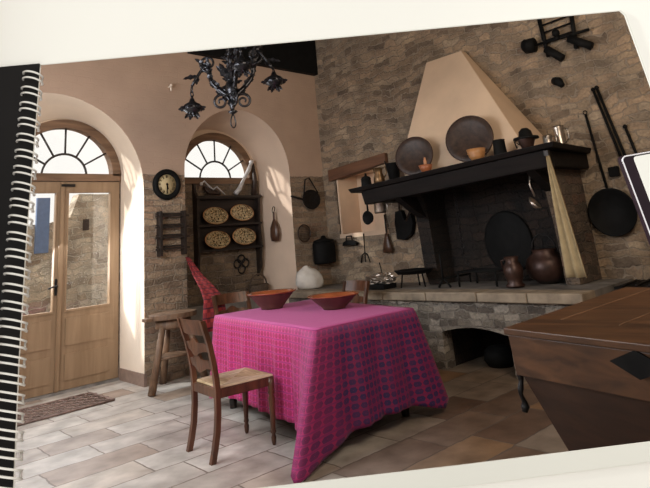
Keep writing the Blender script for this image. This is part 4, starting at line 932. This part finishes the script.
# ------------------------------------------------------------ on the mantel
def on_m(y): return msag(y) + 0.002
pt = None
for (y, z, R, lab) in ((4.06, 0.26, 0.235, 'smaller round dark platter leaning on the hood at left of mantel'), (3.30, 0.285, 0.265, 'larger round dark platter leaning on the hood at middle of mantel')):
    t = thing('platter', lab, 'platter', (5.40, y, on_m(y)), 0, 'dark platters leaning on the hood')
    T = look((5.43, y, on_m(y) + R * 0.985), (-1, -0.30, 0.22))
    MB(T).lathe([(0, 0), (R * 0.5, 0.0), (R * 0.72, 0.016), (R * 0.98, 0.022), (R, 0.03), (R * 0.96, 0.036), (R * 0.72, 0.026), (R * 0.6, 0.014), (0, 0.012)], 40).build('plate', 'dark_brown', t)
    MB(T).tube([(R * 0.97 * math.cos(a * PI / 20), R * 0.97 * math.sin(a * PI / 20), 0.034) for a in range(40)], 0.006, 6, True).build('rim', 'copper_dark', t)
def pot(name, label, cat, x, y, prof, mat, sx=1, sy=1, seg=20, par=None):
    t = thing(name, label, cat, (x, y, on_m(y))); MB(WM[t]).lathe(prof, seg, None, sx, sy).build('body', mat, t); return t
t = pot('lidded_canister', 'small black lidded canister at the left tip of mantel', 'canister', 5.36, 4.80, [(0, 0), (0.06, 0), (0.065, 0.02), (0.06, 0.10), (0, 0.10)], 'black')
m = MB(WM[t]); m.lathe([(0.065, 0.10), (0.05, 0.125), (0.015, 0.14), (0.012, 0.17), (0, 0.175)], 16); m.build('lid', 'black', t)
t = pot('pitcher', 'small metal pitcher with curved handle beside the canister on mantel', 'pitcher', 5.38, 4.60, [(0, 0), (0.055, 0), (0.07, 0.03), (0.065, 0.09), (0.045, 0.14), (0.055, 0.20), (0.045, 0.20), (0.035, 0.14), (0, 0.13)], 'brass_dark')
m = MB(WM[t]); m.tube([(0.01, -0.05, 0.19), (0.02, -0.10, 0.20), (0.02, -0.11, 0.13), (0.01, -0.06, 0.06)], 0.009, 6); m.build('handle', 'brass_dark', t)
m = MB(WM[t]); m.tube([(0, 0.05, 0.15), (0, 0.085, 0.205)], [0.02, 0.012], 6); m.build('spout', 'brass_dark', t)
t = pot('iron_pail', 'dark flaring pail between the pitcher and smaller platter', 'pail', 5.40, 4.38, [(0, 0), (0.06, 0), (0.085, 0.21), (0.092, 0.215), (0.078, 0.21), (0.05, 0.02), (0, 0.02)], 'black')
m = MB(WM[t]); m.tube([(-0.0, 0.06, 0.0), (0.0, 0.12, 0.26)], 0.008, 5); m.build('handle', 'black', t)
t = pot('candle_cup', 'orange clay cup holding a short candle before the smaller platter', 'cup', 5.31, 3.84, [(0, 0), (0.045, 0), (0.065, 0.04), (0.08, 0.085), (0.07, 0.085), (0.05, 0.04), (0, 0.03)], 'terracotta')
m = MB(WM[t]); m.lathe([(0.02, 0.03), (0.018, 0.13), (0.008, 0.17), (0, 0.17)], 10); m.build('candle', 'wax', t)
t = pot('clay_bowl', 'honey coloured ribbed clay bowl before the larger platter', 'bowl', 5.30, 3.17, [(0, 0), (0.055, 0), (0.085, 0.05), (0.08, 0.06), (0.095, 0.075), (0.09, 0.085), (0.10, 0.12), (0.09, 0.12), (0.06, 0.04), (0, 0.03)], 'honey')
t = pot('tin_cup', 'black cylindrical mug tilted at the right of larger platter', 'mug', 5.36, 2.93, [(0, 0), (0.065, 0), (0.067, 0.01), (0.06, 0.16), (0.066, 0.165), (0.054, 0.165), (0.052, 0.02), (0, 0.02)], 'black')
t = pot('coffee_mill', 'copper coloured pot with a floppy black lid at right of mantel', 'pot', 5.34, 2.62, [(0, 0), (0.05, 0), (0.06, 0.03), (0.085, 0.09), (0.09, 0.11), (0, 0.11)], 'copper_dark')
m = MB(WM[t]); m.lathe([(0.125, 0.10), (0.12, 0.12), (0.07, 0.13), (0.06, 0.18), (0.03, 0.21), (0, 0.215)], 18); m.build('lid', 'black', t)
m = MB(WM[t]); m.tube([(0, 0.08, 0.06), (0, 0.13, 0.10), (0, 0.11, 0.03)], 0.008, 6); m.build('handle', 'iron', t)
def mug(x, y, R, h, lab):
    t = thing('pewter_mug', lab, 'mug', (x, y, on_m(y)), 0, 'pewter mugs on the mantel end'); T = WM[t]
    MB(T).lathe([(0, 0), (R * 1.1, 0), (R, 0.02), (R * 0.93, h * 0.9), (R, h), (R * 0.9, h), (R * 0.85, 0.03), (0, 0.02)], 22).build('body', 'pewter', t)
    m = MB(T); m.tube([(-0.01, -R, h * 0.85), (-0.02, -R - 0.045, h * 0.8), (-0.02, -R - 0.05, h * 0.35), (-0.01, -R * 0.98, h * 0.2)], 0.008, 6); m.build('handle', 'pewter', t)
mug(5.55, 2.50, 0.05, 0.12, 'shorter shiny pewter mug at right end of mantel')
mug(5.72, 2.45, 0.056, 0.22, 'taller shiny pewter tankard at right end of mantel, farthest back')

# ------------------------------------------------------------ on the hearth
HZ = 0.752
jg = thing('copper_jug', 'dark copper jug with narrow waist standing on the hearth, left of the cauldron', 'jug', (5.56, 3.12, HZ)); T = WM[jg]
MB(T).lathe([(0, 0), (0.09, 0), (0.095, 0.015), (0.07, 0.04), (0.09, 0.09), (0.10, 0.15), (0.085, 0.21), (0.06, 0.24), (0.075, 0.29), (0.065, 0.29), (0.05, 0.24), (0, 0.2)], 24).build('body', 'copper_dark', jg)
MB(T).tube([(0, 0.06, 0.27), (0, 0.12, 0.25), (0, 0.10, 0.14)], 0.010, 6).build('handle', 'copper_dark', jg)
cdn = thing('cauldron', 'big round dark copper cauldron on the hearth behind the towel', 'cauldron', (5.90, 2.92, HZ)); T = WM[cdn]
MB(T).lathe([(0, 0), (0.10, 0), (0.19, 0.06), (0.215, 0.15), (0.19, 0.24), (0.12, 0.30), (0.13, 0.33), (0.11, 0.33), (0, 0.28)], 28).build('body', 'copper_dark', cdn)
MB(T).tube([(0, 0.13 * math.cos(PI * a / 12), 0.32 + 0.16 * math.sin(PI * a / 12)) for a in range(13)], 0.010, 6).build('bail_handle', 'iron', cdn)
# trivet table
gr = thing('cooking_trivet', 'black iron trivet on straight legs in the middle of the hearth', 'trivet', (5.75, 3.55, HZ))
m = MB(); z = HZ + 0.15
for x in (5.58, 5.70, 5.82, 5.94): m.cyl((x, 3.32, z), (x, 3.82, z), 0.009, 6)
for y in (3.32, 3.82): m.cyl((5.56, y, z), (5.96, y, z), 0.011, 6)
m.build('grid', 'black', gr)
for x, y in ((5.58, 3.34), (5.58, 3.80), (5.94, 3.34), (5.94, 3.80)): MB().cyl((x, y, HZ - 0.001), (x, y, z), 0.012, 6).build('leg', 'black', gr)
gr = thing('fire_dog', 'low black iron fire dog between the trivet and pan stand', 'fire dog', (5.7, 3.98, HZ))
m = MB(); m.cyl((5.55, 3.98, HZ + 0.09), (6.1, 3.98, HZ + 0.09), 0.012, 6); m.build('bar', 'black', gr)
for x, y in ((5.56, 3.90), (5.56, 4.06), (6.08, 3.98)): MB().tube([(x, y, HZ), (x, 3.98, HZ + 0.10)], 0.012, 6).build('leg', 'black', gr)
MB().cyl((5.55, 3.98, HZ + 0.09), (5.54, 3.98, HZ + 0.36), 0.012, 6).build('upright', 'black', gr)
ps = thing('pan_on_stand', 'flat black pan on a three-legged iron stand at left of the fire', 'pan', (5.65, 4.55, HZ))
MB(TR((5.65, 4.46, HZ + 0.15))).lathe([(0, 0), (0.19, 0), (0.23, 0.04), (0.235, 0.045), (0.22, 0.045), (0.18, 0.01), (0, 0.01)], 28).build('pan', 'black', ps)
for a in (20, 140, 260): MB().tube([(5.65 + 0.17 * math.cos(math.radians(a)), 4.46 + 0.17 * math.sin(math.radians(a)), HZ), (5.65 + 0.14 * math.cos(math.radians(a)), 4.46 + 0.14 * math.sin(math.radians(a)), HZ + 0.152)], 0.010, 6).build('leg', 'black', ps)
# black box with crumpled silver tool
bx = tag(MB().box((5.36, 4.70, HZ + 0.0), (5.60, 5.08, HZ + 0.055), bev=0.006).build('iron_tray', 'black'), 'flat black iron tray lying on the hearth edge under the crumpled silvery heap', 'tray')
bm = bmesh.new(); bmesh.ops.create_icosphere(bm, subdivisions=4, radius=1)
for v in bm.verts:
    c = v.co.copy(); k = 1 + 0.35 * noise.noise(c * 3.1) + 0.15 * noise.noise(c * 8); v.co = Vector((c.x * 0.10 * k, c.y * 0.20 * k, max(0, 0.05 + c.z * 0.07 * k)))
me = bpy.data.meshes.new('fire_cloth'); bm.to_mesh(me); bm.free(); me.materials.append(M['pewter'])
o = bpy.data.objects.new('crumpled_foil', me); C.objects.link(o); o.location = (5.50, 4.86, HZ + 0.057); tag(o, 'crumpled silvery grey heap beside the flat pan on the hearth', 'heap')
m = MB(); m.cyl((5.50, 4.82, HZ + 0.14), (5.50, 4.85, HZ + 0.30), 0.007, 6)
tag(m.build('iron_spike', 'black'), 'thin dark spike sticking up from the crumpled silvery heap', 'spike')
# fire chain and crane
fc = thing('pot_chain', 'sooty iron pot chain hanging down inside the fire opening', 'chain', (5.95, 3.85, 1.3)); m = MB(); z = 1.98; i = 0
while z > 1.02: m.tube([(5.9 + 0.016 * math.sin(a * PI / 4) * (i % 2), 3.9 + 0.016 * math.sin(a * PI / 4) * (1 - i % 2), z + 0.03 * math.cos(a * PI / 4)) for a in range(8)], 0.006, 4, True); z -= 0.046; i += 1
m.build('links', 'iron', fc); MB().tube([(5.9, 3.9, 1.03), (5.9, 3.9, 0.97), (5.9, 3.86, 0.95), (5.9, 3.84, 0.98)], 0.007, 5).build('hook', 'iron', fc)
# wood-hole pot
ph = thing('black_kettle', 'round black kettle in the dark hole under the hearth', 'kettle', (5.6, 3.4, 0)); T = TR((5.55, 3.42, 0))
MB(T).lathe([(0, 0), (0.12, 0), (0.16, 0.06), (0.15, 0.14), (0.10, 0.18), (0.03, 0.19), (0, 0.21)], 20).build('body', 'black', ph)
# low ledge and gridiron right of hearth
struct(MB().box((5.55, 0.6, 0), (XR - 0.003, 2.20, 0.70)).build('trim_6', 'stone_pier'))
gi = thing('gridiron', 'dark flat iron gridiron lying on the stone ledge behind the big chest', 'gridiron', (5.8, 1.9, 0.70)); m = MB()
m.prism([[(5.60, 1.50), (6.0, 1.50), (6.15, 2.15), (5.60, 2.18)]], lambda u, v, h: (u, v, h), 0.715, 0.735); m.build('plate', 'black', gi)
m = MB()
for k in range(6): m.cyl((5.60, 1.55 + 0.11 * k, 0.745), (6.05, 1.58 + 0.11 * k, 0.745), 0.011, 5)
m.build('bars', 'iron', gi)
for x, y in ((5.63, 1.55), (5.63, 2.12), (5.98, 1.55), (6.05, 2.1)): MB().cyl((x, y, 0.698), (x, y, 0.72), 0.012, 6).build('foot', 'black', gi)

# ------------------------------------------------------------ the wire-bound book whose page frames the room
DP = 1.6
gx = Vector((0.70710678, 0.70710678, 0)); sx_ = Vector((0.70710678, -0.70710678, 0))
Rm = Matrix(RM); Cc = Vector((0, 0, 1.36))
def sheet(u, v):    # where a point of the sheet lies (s along it, height)
    r = Rm.transposed() @ Vector(((u - PX) / FOC, (v - PY) / FOC, 1)); t = DP / r.dot(gx); p = Cc + r * t
    return (p.dot(sx_), p.z)
def PG(u, v, h): p = gx * (DP - h) + sx_ * u; return (p.x, p.y, v)
def ed(y): # right side of the spine by height in the photograph
    tab = [(60, 41), (80, 39.5), (232, 27), (362, 19), (483, 14), (540, 11)]
    for (a, xa), (b, xb) in zip(tab, tab[1:]):
        if y <= b: return xa + (xb - xa) * (y - a) / (b - a)
    return tab[-1][1]
hole_px = [(ed(66), 65.5), (330, 39), (619, 11.5), (624, 16), (650, 88), (690, 196), (760, 380), (772, 426), (650, 441), (460, 464.5), (293, 483.5), (10.5, 516)]
left = [(ed(y), y) for y in (483, 362, 232, 80)]
hole = [sheet(*p) for p in hole_px] + [sheet(*p) for p in left]
out_px = [(ed(66) - 0.2, 64.8), (330, 38), (620, 10.4), (625.5, 15), (651.3, 87.5), (691.5, 195), (762, 380), (800, 441), (650, 461), (460, 486), (293, 505), (9, 538)]
outp = [sheet(*p) for p in out_px] + [sheet(x - 0.2, y) for x, y in left]
big = [(-1.9, -0.35), (3.2, -0.35), (3.2, 5.1), (-1.9, 5.1)]
struct(MB().prism([big, [(s_ , z) for s_, z in outp]], PG, -0.004, 0.0).build('wall_front', 'white_card'))
bk = thing('wire_bound_book', 'white-margined page of a wire-bound book around the kitchen view, black page at left', 'book', tuple(gx * DP + sx_ * -0.1 + Vector((0, 0, 0.35))))
def ex(pts, d): # grow outline slightly so the sheet laps over the surface it lies on
    c = Vector((sum(p[0] for p in pts) / len(pts), sum(p[1] for p in pts) / len(pts)))
    return [tuple(Vector(p) + (Vector(p) - c).normalized() * d) for p in pts]
MB().prism([outp, hole], PG, 0.001, 0.004).build('page', 'paper', bk)
lp = [sheet(-90, 70), sheet(-90, 545), sheet(9, 538)] + [sheet(x + 0.2, y) for x, y in left] + [sheet(ed(66) + 0.2, 64.3), sheet(0, 68)]
MB().prism([lp], PG, 0.004, 0.009).build('facing_page', 'black_page', bk)
# wire loops
ys = []; y = 79.0
while y < 520: ys.append(y); y += 15.3 + (y - 79) / 400 * 3.9
def spx(y):
    tab = [(60, 34.5), (79, 33), (232, 20), (362, 11.5), (483, 6), (540, 4)]
    for (a, xa), (b, xb) in zip(tab, tab[1:]):
        if y <= b: return xa + (xb - xa) * (y - a) / (b - a)
    return tab[-1][1]
for y in ys:
    m = MB(); R_ = 0.0285 * (0.95 + (y - 79) / 400 * 0.35); pts = []
    s0, z0 = sheet(spx(y) + 1.0, y)
    for dz, rng in ((0.009, range(-3, 15)), (-0.009, range(14, -4, -1))):
        for a in rng:
            th = a * PI / 12
            if a in (14,): dz_ = dz * 0.55
            else: dz_ = dz
            pts.append(PG(s0 + R_ * math.cos(th), z0 + dz_ - 0.22 * R_ * math.cos(th) + 0.26 * R_ * math.sin(th), 0.006 + R_ * 0.75 * math.sin(th)))
    m.tube(pts, 0.003, 6, True); m.build('wire_loop', 'wire', bk)
# white slab with dark edge lying over the page at right
tb = thing('tablet', 'white-faced slab with rounded dark violet edge lying over the page at right', 'tablet', tuple(gx * (DP - 0.03) + sx_ * 0.85 + Vector((0, 0, 1.2))))
P0 = Vector(sheet(615.5, 157.5)); dn_ = Vector((0.145, -0.989)); rt_ = Vector((0.996, 0.085))
def rr(a, b, c, d, rad): # rounded rectangle in slab coordinates: right a..b, down c..d
    pts = []
    for cx, cy, a0 in ((b - rad, c + rad, -90), (b - rad, d - rad, 0), (a + rad, d - rad, 90), (a + rad, c + rad, 180)):
        for k in range(5): t = math.radians(a0 + 22.5 * k); pts.append(tuple(P0 + rt_ * (cx + rad * math.cos(t)) + dn_ * (cy + rad * math.sin(t))))
    return pts
MB().prism([rr(0, 0.34, 0, 0.50, 0.012)], PG, 0.006, 0.024).build('body', 'violet', tb)
MB().prism([rr(0.034, 0.335, 0.008, 0.495, 0.008)], PG, 0.0245, 0.027).build('face', 'slab_white', tb)
m = MB(); q = rr(0.003, 0.337, 0.003, 0.497, 0.012); m.tube([PG(*p, 0.0245) for p in q], 0.0024, 6, True); m.build('edge_trim', 'silver', tb)
